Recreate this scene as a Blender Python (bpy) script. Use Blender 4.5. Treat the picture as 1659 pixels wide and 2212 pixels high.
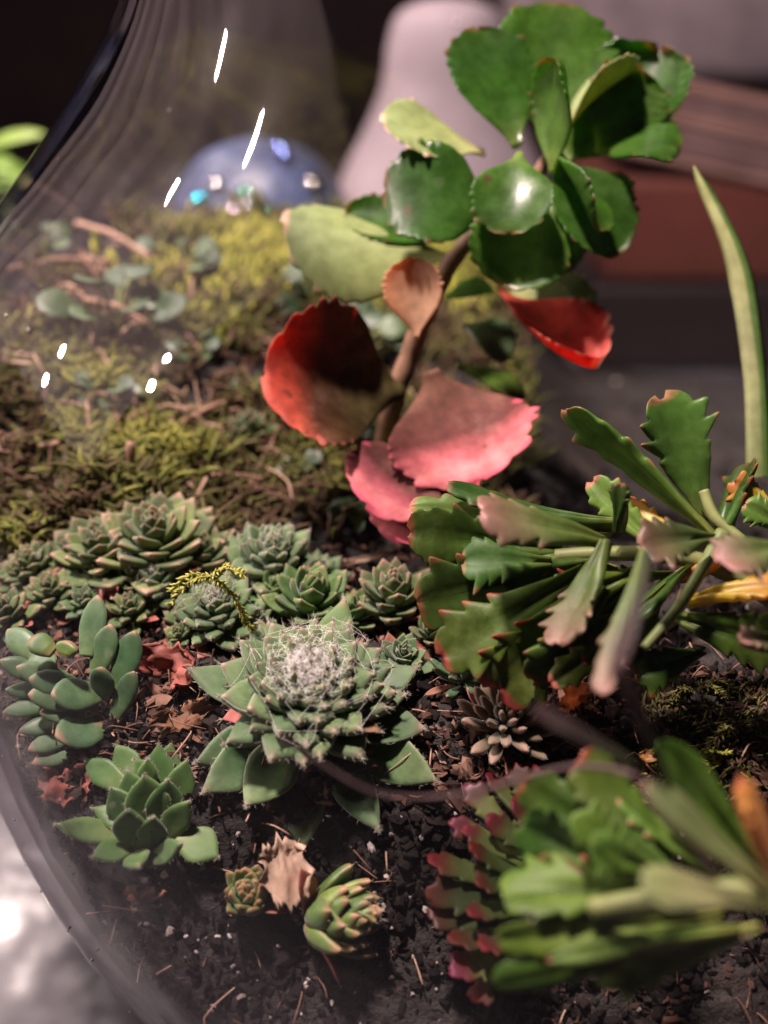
import bpy, math, random
import numpy as np
from mathutils import Matrix, Vector, noise as mnoise

R_ = math.radians
U = 0.01                      # everything below is written in centimetres
rng = np.random.default_rng(11)
random.seed(5)
scene = bpy.context.scene
for o in list(bpy.data.objects):
    bpy.data.objects.remove(o)
COL = scene.collection

# ------------------------------------------------------------------ camera
CAM = np.array([0.0, 0.0, 7.5])
PITCH = R_(28.0)
FWD = np.array([0, math.cos(PITCH), -math.sin(PITCH)])
RGT = np.array([1.0, 0, 0])
UPV = np.array([0, math.sin(PITCH), math.cos(PITCH)])
cd = bpy.data.cameras.new("camera")
cam = bpy.data.objects.new("camera", cd)
COL.objects.link(cam)
cam.location = Vector(CAM * U)
cam.rotation_euler = (R_(90) - PITCH, 0, 0)
cd.sensor_fit = 'VERTICAL'
cd.sensor_height = 24.0
cd.lens = 12.0 / math.tan(R_(28.0))
cd.clip_start = 0.002
cd.clip_end = 50.0
cd.dof.use_dof = True
cd.dof.focus_distance = 0.117
cd.dof.aperture_fstop = 7.2
cd.dof.aperture_blades = 0
scene.camera = cam
FPX, CX, CY = 2080.0, 829.5, 1106.0

# ------------------------------------------------------------------ world, lamps, exposure
world = bpy.data.worlds.new("World")
scene.world = world
world.use_nodes = True
wb = world.node_tree.nodes["Background"]
wb.inputs[0].default_value = (0.55, 0.45, 0.50, 1)
wb.inputs[1].default_value = 0.035
scene.view_settings.view_transform = 'Standard'
scene.view_settings.look = 'None'
scene.view_settings.exposure = 0.0
scene.view_settings.gamma = 1.0
scene.render.engine = 'CYCLES'
cy = scene.cycles
cy.use_denoising = True
cy.max_bounces = 10
cy.transparent_max_bounces = 24
cy.diffuse_bounces = 3
cy.glossy_bounces = 4
cy.transmission_bounces = 6
cy.sample_clamp_indirect = 4.0
cy.caustics_reflective = False
cy.caustics_refractive = False


def point_lamp(name, loc, power, col, rad):
    l = bpy.data.lights.new(name, 'POINT')
    l.energy = power
    l.color = col
    l.shadow_soft_size = rad * U
    o = bpy.data.objects.new(name, l)
    o.location = Vector(np.array(loc, float) * U)
    COL.objects.link(o)
    return o


def area_lamp(name, loc, target, power, col, sx, sy):
    l = bpy.data.lights.new(name, 'AREA')
    l.shape = 'RECTANGLE'
    l.size, l.size_y = sx * U, sy * U
    l.energy = power
    l.color = col
    o = bpy.data.objects.new(name, l)
    o.location = Vector(np.array(loc, float) * U)
    d = Vector(np.array(target, float) - np.array(loc, float))
    o.rotation_euler = d.to_track_quat('-Z', 'Y').to_euler()
    COL.objects.link(o)
    return o


WARM = (1.0, 0.81, 0.75)
point_lamp("bulb_lamp", (-34, 60, 47), 8.0, WARM, 2.2)
point_lamp("bulb_lamp", (-10, 12, 50), 32.0, WARM, 2.2)
point_lamp("bulb_lamp", (-37.5, 22.5, 39.5), 3.5, WARM, .3)
point_lamp("bulb_lamp", (-40, 29, 32), 3.0, WARM, .3)
point_lamp("bulb_lamp", (-44, 11.5, 27.0), 2.2, WARM, .5)
point_lamp("bulb_lamp", (-44, 10.5, 23.5), 2.2, WARM, .5)
point_lamp("bulb_lamp", (-47, 24.5, 17.5), 1.4, WARM, .5)
point_lamp("bulb_lamp", (-47, 23.5, 14.0), 1.4, WARM, .5)

# ------------------------------------------------------------------ projection helpers (layout only)


def ray(px, py):
    return FWD + RGT * (px - CX) / FPX - UPV * (py - CY) / FPX


def at(px, py, D):
    return CAM + D * ray(px, py)


def cdir(r, u, t):
    v = RGT * r + UPV * u - FWD * t
    return v / np.linalg.norm(v)


# ------------------------------------------------------------------ jar and soil shape
JX, JY = 4.3, 16.2
JPROF = [(-9.6, 0.0), (-9.6, 5.6), (-9.35, 7.4), (-8.4, 8.9), (-7, 10.0), (-5, 10.9), (-3, 11.45), (-1, 11.65), (0.6, 11.65), (2.2, 11.4),
         (3.6, 10.85), (4.8, 10.1), (5.8, 9.25), (6.8, 8.45), (7.8, 7.9), (9, 7.55), (10.5, 7.4), (12.5, 7.5), (13.2, 7.7)]
PZ = np.array([p[0] for p in JPROF[1:]])
PR = np.array([p[1] for p in JPROF[1:]])


def jar_r(z):
    return np.interp(z, PZ, PR)


def sstep(a, b, x):
    t = np.clip((x - a) / (b - a), 0, 1)
    return t * t * (3 - 2 * t)


SY = [3.5, 5, 5.8, 6.5, 7.1, 7.7, 8.3, 9.0, 10, 13, 16, 19, 22, 25, 28]
SZ = [-6.5, -4.9, -3.9, -3.05, -2.45, -1.75, -0.85, -0.2, 0.0, 0.05, 0.25, 0.7, 1.15, 1.6, 1.8]


def soil_z(x, y):
    z = np.interp(y, SY, SZ)
    left = sstep(2, -6.5, x) * sstep(10.5, 17.5, y) * 2.3
    right = sstep(1.5, 6.0, x) * sstep(11.5, 17, y)
    lf = sstep(-2.5, -5.5, x) * sstep(10.5, 6.5, y) * 0.9
    return z + left * (1 - right) - right * (2.2 + z) - lf


_DS = np.arange(5.0, 34.0, 0.03)


def on_soil(px, py, lift=0.0):
    d = ray(px, py)
    P = CAM + _DS[:, None] * d
    hit = P[:, 2] - lift <= soil_z(P[:, 0], P[:, 1])
    return P[int(np.argmax(hit))] if hit.any() else P[-1]


# ------------------------------------------------------------------ mesh helpers
def mesh(name, verts, faces, mat=None, attrs=None, smooth=True):
    me = bpy.data.meshes.new(name)
    v = np.asarray(verts, float) * U
    me.from_pydata(v.tolist(), [], faces if isinstance(faces, list) else faces.tolist())
    if mat is not None:
        me.materials.append(mat)
    for k, a in (attrs or {}).items():
        at_ = me.attributes.new(k, 'FLOAT', 'POINT')
        at_.data.foreach_set('value', np.asarray(a, np.float32))
    if smooth:
        me.polygons.foreach_set('use_smooth', np.ones(len(me.polygons), bool))
    me.update()
    return me


def put(name, me, parent=None, mat4=None):
    o = bpy.data.objects.new(name, me)
    COL.objects.link(o)
    if parent is not None:
        o.parent = parent
    if mat4 is not None:
        o.matrix_local = mat4
    return o


def tag(o, label=None, cat=None, group=None, kind=None):
    for k, v in (('label', label), ('category', cat), ('group', group), ('kind', kind)):
        if v:
            o[k] = v
    return o


def empty(name, loc, label, cat, group=None, rot=None):
    o = bpy.data.objects.new(name, None)
    o.empty_display_size = 0.01
    COL.objects.link(o)
    m = Matrix.Translation(Vector(np.asarray(loc, float) * U))
    if rot is not None:
        m = m @ rot.to_4x4()
    o.matrix_world = m
    tag(o, label, cat, group)
    return o


def tube(path, radii, ns=6, caps=True):
    P = np.asarray(path, float)
    n = len(P)
    rad = np.broadcast_to(np.asarray(radii, float), (n,)) if np.ndim(radii) == 0 else np.asarray(radii, float)
    T = np.gradient(P, axis=0)
    T /= np.linalg.norm(T, axis=1)[:, None] + 1e-9
    a = np.array([0.3, 0.2, 0.93])
    V = []
    for i in range(n):
        b = a - T[i] * a.dot(T[i])
        b /= np.linalg.norm(b) + 1e-9
        c = np.cross(T[i], b)
        for k in range(ns):
            t = 2 * math.pi * k / ns
            V.append(P[i] + rad[i] * (b * math.cos(t) + c * math.sin(t)))
        a = b
    F = []
    for i in range(n - 1):
        for k in range(ns):
            k2 = (k + 1) % ns
            F.append([i * ns + k, i * ns + k2, (i + 1) * ns + k2, (i + 1) * ns + k])
    if caps and ns > 2:
        F.append(list(range(ns))[::-1])
        F.append([(n - 1) * ns + k for k in range(ns)])
    return np.array(V), F


class Bag:
    def __init__(s):
        s.v, s.f, s.a, s.n = [], [], [], 0

    def add(s, V, F, val=0.0):
        V = np.asarray(V)
        s.v.append(V)
        s.f += [[i + s.n for i in f] for f in F]
        s.a.append(np.full(len(V), val) if np.ndim(val) == 0 else val)
        s.n += len(V)

    def mesh(s, name, mat, smooth=True, org=None):
        V = np.concatenate(s.v)
        if org is not None:
            V = V - np.asarray(org)
        return mesh(name, V, s.f, mat, {'rnd': np.concatenate(s.a)}, smooth)


def spline(pts, n):
    P = np.asarray(pts, float)
    if len(P) == 2:
        return P[0] + (P[1] - P[0]) * np.linspace(0, 1, n)[:, None]
    t = np.linspace(0, len(P) - 1, n)
    out = []
    for u in t:
        i = min(int(u), len(P) - 2)
        f = u - i
        p0, p1, p2, p3 = P[max(i - 1, 0)], P[i], P[i + 1], P[min(i + 2, len(P) - 1)]
        out.append(0.5 * ((2 * p1) + (-p0 + p2) * f + (2 * p0 - 5 * p1 + 4 * p2 - p3) * f * f + (-p0 + 3 * p1 - 3 * p2 + p3) * f ** 3))
    return np.array(out)


# ------------------------------------------------------------------ leaves
OUT = {
    'round': [(0, .10), (.08, .16), (.2, .42), (.35, .76), (.5, .95), (.64, 1.0), (.78, .93), (.88, .76), (.95, .5), (.985, .27), (1, .04)],
    'spoon': [(0, .13), (.15, .18), (.35, .36), (.55, .68), (.7, .92), (.8, 1.0), (.9, .9), (.96, .66), (.99, .36), (1, .1)],
    'wedge': [(0, .18), (.2, .32), (.4, .56), (.6, .82), (.74, .98), (.84, 1.0), (.92, .82), (.97, .52), (1, .16)],
    'finger': [(0, .5), (.25, .8), (.5, 1.0), (.72, .9), (.87, .6), (.95, .32), (1, .03)],
    'slim': [(0, .3), (.25, .5), (.5, .8), (.7, 1.0), (.82, .95), (.92, .72), (.98, .4), (1, .1)],
    'point': [(0, .6), (.2, .80), (.42, .98), (.55, 1.0), (.68, .86), (.8, .60), (.9, .32), (.96, .13), (1, .02)],
    'long': [(0, .5), (.2, .72), (.45, .95), (.65, 1.0), (.82, .84), (.93, .52), (.98, .25), (1, .05)],
    'blade': [(0, .7), (.2, .9), (.5, 1.0), (.75, .75), (.9, .4), (1, .03)],
    'egg': [(0, .2), (.1, .5), (.3, .9), (.5, 1.0), (.7, .9), (.88, .6), (.97, .3), (1, .05)],
}


def leaf_geo(L, W, outline, T, bend=0.0, cup=0.0, teeth=None, nt=20, nc=4, twist=0.0, wave=0.0, bp=1.0, keel=0.0, seed=0, curl=0.0, rib=0.0):
    """one closed leaf along +Y, upper face +Z; returns verts, faces, attributes and the chord"""
    r = random.Random(seed)
    s = np.linspace(0, 1, nt)
    t = 0.35 * s + 0.65 * (0.5 - 0.5 * np.cos(math.pi * s)) if teeth is None else s ** 0.85
    ox, oy = zip(*OUT[outline])
    # smooth outline
    from_t = np.interp(t, ox, oy) * W / 2
    phi = bend * t ** bp
    dt = np.diff(t, prepend=0)
    yc = np.cumsum(np.cos(phi) * dt) * L
    zc = np.cumsum(np.sin(phi) * dt) * L
    q = np.linspace(-1, 1, 2 * nc + 1)
    cc = np.sin(q * math.pi / 2)
    ring_c = np.concatenate([cc, cc[-2:0:-1]])
    ring_s = np.concatenate([np.ones(len(cc)), -np.ones(len(cc) - 2)])
    ring_s[0] = ring_s[2 * nc] = 0
    nr = len(ring_c)
    V = np.zeros((nt, nr, 3))
    LT = np.zeros((nt, nr))
    LE = np.zeros((nt, nr))
    ph = [r.uniform(0, .5), r.uniform(0, .5)]
    jj = [[r.uniform(.35, 1.4) for _ in range(40)] for _ in range(2)]
    w1, w2 = r.uniform(0, 6), r.uniform(0, 6)
    for i in range(nt):
        ti = t[i]
        prof = (0.55 + 0.45 * min(1, ti * 4)) * math.sqrt(max(0.0, 1 - ti ** 6)) + 0.03
        cp, sp = math.cos(phi[i]), math.sin(phi[i])
        tw = twist * ti
        ct, st = math.cos(tw), math.sin(tw)
        for k in range(nr):
            c = ring_c[k]
            ac = abs(c)
            x = c * from_t[i]
            fy = 0.0
            tooth = 0.0
            if teeth is not None:
                n, t0, amp, fwd = teeth[:4]
                if ti > t0:
                    side = 0 if c < 0 else 1
                    p = n * (ti - t0) / (1 - t0) + ph[side]
                    j = jj[side][int(p) % 40]
                    fr = p % 1.0
                    if len(teeth) == 4:
                        tooth = (math.sin(math.pi * fr) ** 0.75) * j
                    else:
                        tooth = ((fr / .68) ** .9 if fr < .68 else 1 - ((fr - .68) / .32) ** 2.2) * j
                    ramp = min(1, (ti - t0) / 0.12)
                    x += (1 if c > 0 else -1) * amp * W * 0.5 * (tooth - 0.55) * ac ** 5 * ramp * (0.45 + 0.55 * min(1, (1 - ti) * 6))
                    fy = fwd * W * 0.5 * tooth * ac ** 5 * ramp
            h = T / 2 * prof * math.sqrt(max(0, 1 - ac ** 2.6)) * ring_s[k]
            if ring_s[k] < 0:
                h *= 1 + keel * (1 - ac)
            zz = cup * (x * x) / (W * 0.5 + 1e-6) + wave * W * math.sin(ti * 7 + w1 + (2 if c > 0 else 0)) * ac ** 2 + h
            zz += curl * W * ac ** 3 * sstep(.3, 1, ti)
            if rib:
                zz -= rib * T * math.exp(-(c / .22) ** 2) * (1 - ti * .7)
            x2, z2 = x * ct - zz * st, x * st + zz * ct
            V[i, k] = (x2, yc[i] + fy * cp - z2 * sp, zc[i] + fy * sp + z2 * cp)
            LT[i, k] = ti
            e = ac ** 4
            if teeth is not None:
                e = ac ** 3.5 * (0.25 + 0.75 * tooth)
            LE[i, k] = max(e, sstep(.9, 1.0, ti))
    F = []
    for i in range(nt - 1):
        for k in range(nr):
            k2 = (k + 1) % nr
            F.append([i * nr + k, i * nr + k2, (i + 1) * nr + k2, (i + 1) * nr + k])
    F.append(list(range(nr))[::-1])
    F.append([(nt - 1) * nr + k for k in range(nr)])
    return V.reshape(-1, 3), F, LT.ravel(), LE.ravel(), np.array([0, yc[-1], zc[-1]])


def leaf_between(parent, org, base, tip, width, nhint, outline, mat, T=0.06, name='leaf', label=None, **kw):
    base, tip = np.asarray(base, float), np.asarray(tip, float)
    ch = tip - base
    dist = np.linalg.norm(ch)
    V, F, LT, LE, c = leaf_geo(1.0, width / dist, outline, T / dist, **kw)
    cl = np.linalg.norm(c)
    sc = dist / cl
    Y = c / cl
    X = np.array([1.0, 0, 0])
    Z = np.cross(X, Y)
    wy = ch / dist
    h = np.asarray(nhint, float)
    wz = h - wy * h.dot(wy)
    if np.linalg.norm(wz) < 1e-3:
        wz = np.array([0.1, 0.2, 1]) - wy * wy[2]
    wz /= np.linalg.norm(wz)
    wx = np.cross(wy, wz)
    A = np.stack([X, Y, Z])            # local axes as rows
    B = np.stack([wx, wy, wz])
    M = B.T @ A
    # keep the width as asked while length follows the chord
    Wd = (V * sc) @ M.T + base - np.asarray(org)
    o = put(name, mesh(name, Wd, F, mat, {'lt': LT, 'le': LE}), parent)
    if label:
        o['label'] = label
    return o


# ------------------------------------------------------------------ materials
def new_mat(name):
    m = bpy.data.materials.new(name)
    m.use_nodes = True
    nt = m.node_tree
    nt.nodes.clear()
    out = nt.nodes.new('ShaderNodeOutputMaterial')
    return m, nt, out


def N(nt, typ, **kw):
    n = nt.nodes.new(typ)
    for k, v in kw.items():
        if k.startswith('i_'):
            n.inputs[k[2:].replace('_', ' ')].default_value = v
        else:
            setattr(n, k, v)
    return n


def ramp(nt, stops, fac):
    r = nt.nodes.new('ShaderNodeValToRGB')
    e = r.color_ramp.elements
    e[0].position, e[0].color = stops[0][0], (*stops[0][1], 1)
    e[1].position, e[1].color = stops[-1][0], (*stops[-1][1], 1)
    for p, c in stops[1:-1]:
        x = e.new(p)
        x.color = (*c, 1)
    nt.links.new(fac, r.inputs[0])
    return r.outputs[0]


def mixc(nt, fac, a, b, blend='MIX'):
    m = nt.nodes.new('ShaderNodeMix')
    m.data_type = 'RGBA'
    m.blend_type = blend
    for s, v in ((m.inputs[0], fac), (m.inputs[6], a), (m.inputs[7], b)):
        if isinstance(v, (int, float)):
            s.default_value = v
        elif isinstance(v, tuple):
            s.default_value = (*v, 1)
        else:
            nt.links.new(v, s)
    return m.outputs[2]


def mrange(nt, v, a, b, c=0.0, d=1.0):
    m = nt.nodes.new('ShaderNodeMapRange')
    m.interpolation_type = 'SMOOTHSTEP'
    nt.links.new(v, m.inputs[0])
    for i, x in enumerate((a, b, c, d)):
        m.inputs[1 + i].default_value = x
    return m.outputs[0]


def mth(nt, op, a, b=None):
    m = nt.nodes.new('ShaderNodeMath')
    m.operation = op
    for i, v in enumerate((a, b)):
        if v is None:
            continue
        if isinstance(v, (int, float)):
            m.inputs[i].default_value = v
        else:
            nt.links.new(v, m.inputs[i])
    return m.outputs[0]


def noise(nt, scale, detail=3, rough=.55, coord='Object', dist=0.0):
    tc = nt.nodes.new('ShaderNodeTexCoord')
    n = nt.nodes.new('ShaderNodeTexNoise')
    n.inputs['Scale'].default_value = scale
    n.inputs['Detail'].default_value = detail
    n.inputs['Roughness'].default_value = rough
    n.inputs['Distortion'].default_value = dist
    nt.links.new(tc.outputs[coord], n.inputs['Vector'])
    return n.outputs[0]


def bump(nt, h, strength, dist):
    b = nt.nodes.new('ShaderNodeBump')
    b.inputs['Strength'].default_value = strength
    b.inputs['Distance'].default_value = dist * U
    nt.links.new(h, b.inputs['Height'])
    return b.outputs[0]


def leaf_mat(name, stops, edge=None, edge_lo=.55, edge_hi=.95, edge_fac=.8, transl=.3, rough=.42, spec=.5, sheen=0.0, var=.12, mott=(.8, 1.2), nscale=350, bmp=.25, tr_tint=(1.25, 1.25, .5), spots=None, dust=.22):
    m, nt, out = new_mat(name)
    lt = N(nt, 'ShaderNodeAttribute', attribute_name='lt').outputs['Fac']
    le = N(nt, 'ShaderNodeAttribute', attribute_name='le').outputs['Fac']
    nz = noise(nt, nscale, 4, .6)
    nb = noise(nt, nscale * .22, 2, .5)
    ltn = mth(nt, 'ADD', lt, mth(nt, 'MULTIPLY', mth(nt, 'SUBTRACT', nb, .5), .25))
    c = ramp(nt, stops, ltn)
    if edge is not None:
        f = mrange(nt, mth(nt, 'ADD', le, mth(nt, 'MULTIPLY', mth(nt, 'SUBTRACT', nb, .5), .35)), edge_lo, edge_hi, 0, edge_fac)
        c = mixc(nt, f, c, edge)
    v = mrange(nt, nz, .25, .75, *mott)
    hs = N(nt, 'ShaderNodeHueSaturation')
    oi = nt.nodes.new('ShaderNodeObjectInfo')
    rv = mrange(nt, oi.outputs['Random'], 0, 1, 1 - var * 1.8, 1 + var * 1.8)
    rh = mrange(nt, oi.outputs['Random'], 0, 1, .5 + var * .12, .5 - var * .12)
    nt.links.new(mth(nt, 'MULTIPLY', v, rv), hs.inputs['Value'])
    nt.links.new(rh, hs.inputs['Hue'])
    nt.links.new(c, hs.inputs['Color'])
    c = hs.outputs[0]
    if spots:
        sc_, thr, scol = spots
        ns = noise(nt, sc_, 2, .5)
        c = mixc(nt, mrange(nt, ns, thr, thr + .06), c, scol)
    p = N(nt, 'ShaderNodeBsdfPrincipled')
    nd = noise(nt, nscale * .5, 5, .7)
    c = mixc(nt, mrange(nt, nd, .5, .8, 0, dust), c, (.30, .29, .23))
    nt.links.new(mrange(nt, mth(nt, 'ADD', mth(nt, 'MULTIPLY', nb, .6), mth(nt, 'MULTIPLY', nd, .4)), .32, .68, rough * .8, min(1, rough * 1.6)), p.inputs['Roughness'])
    p.inputs['Specular IOR Level'].default_value = spec
    if sheen:
        p.inputs['Sheen Weight'].default_value = sheen
        p.inputs['Sheen Roughness'].default_value = .4
    nt.links.new(c, p.inputs['Base Color'])
    nrm = bump(nt, nz, bmp, .03)
    nt.links.new(nrm, p.inputs['Normal'])
    sh = p.outputs[0]
    if transl:
        tr = N(nt, 'ShaderNodeBsdfTranslucent')
        nt.links.new(mixc(nt, 1.0, c, tr_tint, 'MULTIPLY'), tr.inputs[0])
        mx = nt.nodes.new('ShaderNodeMixShader')
        mx.inputs[0].default_value = transl
        nt.links.new(sh, mx.inputs[1])
        nt.links.new(tr.outputs[0], mx.inputs[2])
        sh = mx.outputs[0]
    nt.links.new(sh, out.inputs[0])
    return m


def plain_mat(name, stops, attr='rnd', rough=.8, spec=.3, nscale=300, mott=(.7, 1.3), bmp=.4, bd=.03, transl=0):
    m, nt, out = new_mat(name)
    a = N(nt, 'ShaderNodeAttribute', attribute_name=attr).outputs['Fac']
    if attr == 'obj':
        a = nt.nodes.new('ShaderNodeObjectInfo').outputs['Random']
    c = ramp(nt, stops, a)
    nz = noise(nt, nscale, 4, .6)
    v = mrange(nt, nz, .25, .75, *mott)
    hs = N(nt, 'ShaderNodeHueSaturation')
    nt.links.new(v, hs.inputs['Value'])
    nt.links.new(c, hs.inputs['Color'])
    p = N(nt, 'ShaderNodeBsdfPrincipled')
    p.inputs['Roughness'].default_value = rough
    p.inputs['Specular IOR Level'].default_value = spec
    nt.links.new(hs.outputs[0], p.inputs['Base Color'])
    if bmp:
        nt.links.new(bump(nt, nz, bmp, bd), p.inputs['Normal'])
    sh = p.outputs[0]
    if transl:
        tr = N(nt, 'ShaderNodeBsdfTranslucent')
        nt.links.new(hs.outputs[0], tr.inputs[0])
        mx = nt.nodes.new('ShaderNodeMixShader')
        mx.inputs[0].default_value = transl
        nt.links.new(sh, mx.inputs[1])
        nt.links.new(tr.outputs[0], mx.inputs[2])
        sh = mx.outputs[0]
    nt.links.new(sh, out.inputs[0])
    return m


def glass_mat(name='clear_glass', rough=.012, amt=1.0):
    m, nt, out = new_mat(name)
    g = nt.nodes.new('ShaderNodeNewGeometry')
    d = nt.nodes.new('ShaderNodeVectorMath')
    d.operation = 'DOT_PRODUCT'
    nt.links.new(g.outputs['Normal'], d.inputs[0])
    nt.links.new(g.outputs['Incoming'], d.inputs[1])
    cs = mth(nt, 'ABSOLUTE', d.outputs['Value'])
    inv = mth(nt, 'SUBTRACT', 1.0, cs)
    f5 = mth(nt, 'POWER', inv, 5.0)
    fr = mth(nt, 'ADD', mth(nt, 'MULTIPLY', f5, .65), .04)
    fr = mth(nt, 'MULTIPLY', fr, amt)
    tint = ramp(nt, [(0, (.985, .985, .985)), (.6, (.95, .95, .955)), (.85, (.74, .73, .75)), (1, (.30, .29, .32))], inv)
    tr = nt.nodes.new('ShaderNodeBsdfTransparent')
    nt.links.new(tint, tr.inputs[0])
    gl = nt.nodes.new('ShaderNodeBsdfGlossy')
    gl.inputs['Roughness'].default_value = rough
    gl.inputs['Color'].default_value = (1, 1, 1, 1)
    mx = nt.nodes.new('ShaderNodeMixShader')
    nt.links.new(fr, mx.inputs[0])
    nt.links.new(tr.outputs[0], mx.inputs[1])
    g2 = nt.nodes.new('ShaderNodeBsdfGlossy')
    g2.inputs['Roughness'].default_value = .2
    m2 = nt.nodes.new('ShaderNodeMixShader')
    sm = noise(nt, 22, 4, .6)
    nt.links.new(mrange(nt, sm, .35, .75, .002, .02), m2.inputs[0])
    nt.links.new(gl.outputs[0], m2.inputs[1])
    nt.links.new(g2.outputs[0], m2.inputs[2])
    nt.links.new(m2.outputs[0], mx.inputs[2])
    nt.links.new(mx.outputs[0], out.inputs[0])
    return m


def soil_mat():
    m, nt, out = new_mat('potting_soil')
    n1 = noise(nt, 120, 6, .65)
    n2 = noise(nt, 700, 4, .7)
    n3 = noise(nt, 28, 3, .5)
    c = ramp(nt, [(.3, (.003, .002, .002)), (.55, (.010, .006, .005)), (.75, (.035, .019, .013))], n1)
    c = mixc(nt, mrange(nt, n3, .5, .8, 0, .6), c, (.028, .014, .010))
    c = mixc(nt, mrange(nt, n2, .7, .8, 0, .6), c, (.16, .09, .06))
    p = N(nt, 'ShaderNodeBsdfPrincipled')
    p.inputs['Roughness'].default_value = .75
    nt.links.new(c, p.inputs['Base Color'])
    nt.links.new(bump(nt, mth(nt, 'ADD', n1, mth(nt, 'MULTIPLY', n2, .5)), .9, .12), p.inputs['Normal'])
    nt.links.new(p.outputs[0], out.inputs[0])
    return m


def table_mat():
    m, nt, out = new_mat('table_top')
    n1 = noise(nt, 9, 4, .6)
    n2 = noise(nt, 90, 3, .6)
    c = ramp(nt, [(.35, (.025, .022, .028)), (.65, (.09, .083, .095))], n1)
    p = N(nt, 'ShaderNodeBsdfPrincipled')
    nt.links.new(c, p.inputs['Base Color'])
    nt.links.new(mrange(nt, n2, .3, .7, .14, .3), p.inputs['Roughness'])
    p.inputs['Specular IOR Level'].default_value = .2
    nt.links.new(bump(nt, n1, .35, .6), p.inputs['Normal'])
    nt.links.new(p.outputs[0], out.inputs[0])
    return m


def flat_mat(name, c0, c1, rough, nscale=20, spec=.4, bmp=.1):
    return plain_mat(name, [(0, c0), (1, c1)], 'obj', rough, spec, nscale, (.75, 1.25), bmp, .2)


M = {}
M['glass'] = glass_mat()
M['glassin'] = glass_mat('misted_inner_glass', .05, 0.0)
M['soil'] = soil_mat()
M['table'] = table_mat()
M['wall'] = flat_mat('reflector_paint', (.50, .42, .44), (.50, .42, .44), .8, 6)
# kalanchoe
M['kal'] = leaf_mat('round_leaf_green', [(0, (.20, .27, .07)), (.25, (.07, .16, .02)), (.8, (.048, .125, .014)), (1, (.06, .125, .014))], edge=(.24, .09, .05), edge_lo=.75, edge_hi=1.05, transl=.5, rough=.3, spec=.4, bmp=.2, var=.1, mott=(.68, 1.28), dust=.1, spots=(260, .71, (.10, .075, .03)), tr_tint=(2.2, 2.6, .5))
M['kalpale'] = leaf_mat('round_leaf_pale', [(0, (.42, .40, .16)), (.4, (.28, .34, .13)), (1, (.24, .31, .13))], edge=(.62, .42, .32), edge_lo=.6, edge_hi=1.0, transl=.3, rough=.35, bmp=.1, var=.05)
M['kalred'] = leaf_mat('round_leaf_red', [(0, (.10, .08, .025)), (.40, (.075, .05, .018)), (.66, (.12, .045, .022)), (.84, (.48, .08, .045)), (1, (.62, .11, .07))], edge=(.66, .20, .15), edge_lo=.55, edge_hi=1.0, transl=.35, rough=.5, spec=.2, bmp=.2, mott=(.6, 1.3), spots=(200, .69, (.09, .04, .02)), var=.05, tr_tint=(1.6, .9, .6))
M['kalpink'] = leaf_mat('round_leaf_pink', [(0, (.15, .07, .045)), (.55, (.12, .04, .035)), (.76, (.46, .115, .13)), (.85, (.66, .20, .20)), (1, (.66, .16, .18))], edge=(.60, .09, .14), edge_lo=.6, edge_hi=1.0, transl=.14, rough=.6, spec=.12, bmp=.2, mott=(.65, 1.3), spots=(180, .7, (.20, .06, .05)), var=.05, tr_tint=(1.5, .9, .8))  # brown leaf interior, pushed darker to paint in shade from the leaves above
M['coral'] = leaf_mat('coral_red_leaf', [(0, (.40, .06, .04)), (.5, (.62, .06, .05)), (1, (.66, .10, .09))], edge=(.66, .36, .30), edge_lo=.55, edge_hi=1.0, transl=.45, rough=.5, spec=.2, bmp=.2, var=.04, tr_tint=(1.5, .9, .7), mott=(.7, 1.25))
M['peach'] = leaf_mat('withered_peach_leaf', [(0, (.62, .36, .23)), (.5, (.72, .46, .30)), (1, (.5, .24, .15))], transl=.5, rough=.5, var=.05, tr_tint=(1.3, 1, .7))
M['stem'] = plain_mat('woody_stem', [(0, (.11, .055, .038)), (.5, (.17, .09, .055)), (1, (.26, .15, .09))], 'rnd', .7, .3, 260, (.6, 1.4), .5)
M['stemgreen'] = plain_mat('green_stem', [(0, (.11, .15, .04)), (1, (.22, .24, .09))], 'rnd', .5, .4, 200, (.8, 1.2), .2)
# scalloped sedum
M['sed'] = leaf_mat('scalloped_leaf_green', [(0, (.22, .26, .06)), (.3, (.10, .185, .034)), (1, (.075, .16, .027))], edge=(.36, .14, .09), edge_lo=.62, edge_hi=1.0, edge_fac=.75, transl=.3, rough=.3, spec=.22, var=.16, mott=(.7, 1.25), bmp=.2, spots=(300, .72, (.14, .07, .04)))
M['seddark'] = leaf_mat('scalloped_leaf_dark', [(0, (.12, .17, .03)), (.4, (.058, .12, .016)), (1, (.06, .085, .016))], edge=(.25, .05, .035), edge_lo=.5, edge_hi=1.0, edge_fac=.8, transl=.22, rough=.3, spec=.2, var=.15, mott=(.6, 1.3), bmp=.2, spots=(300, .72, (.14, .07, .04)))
M['sedpink'] = leaf_mat('scalloped_leaf_blush', [(0, (.15, .21, .04)), (.45, (.095, .15, .035)), (.8, (.15, .115, .06)), (1, (.25, .125, .10))], edge=(.36, .18, .15), edge_lo=.5, edge_hi=1.0, transl=.25, rough=.35, var=.08, bmp=.1)
M['sedyel'] = leaf_mat('yellowing_leaf', [(0, (.55, .42, .05)), (.5, (.60, .44, .05)), (.8, (.60, .35, .06)), (1, (.55, .15, .06))], edge=(.55, .2, .06), edge_lo=.75, edge_hi=1.05, transl=.35, rough=.35, var=.08, bmp=.1)
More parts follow.
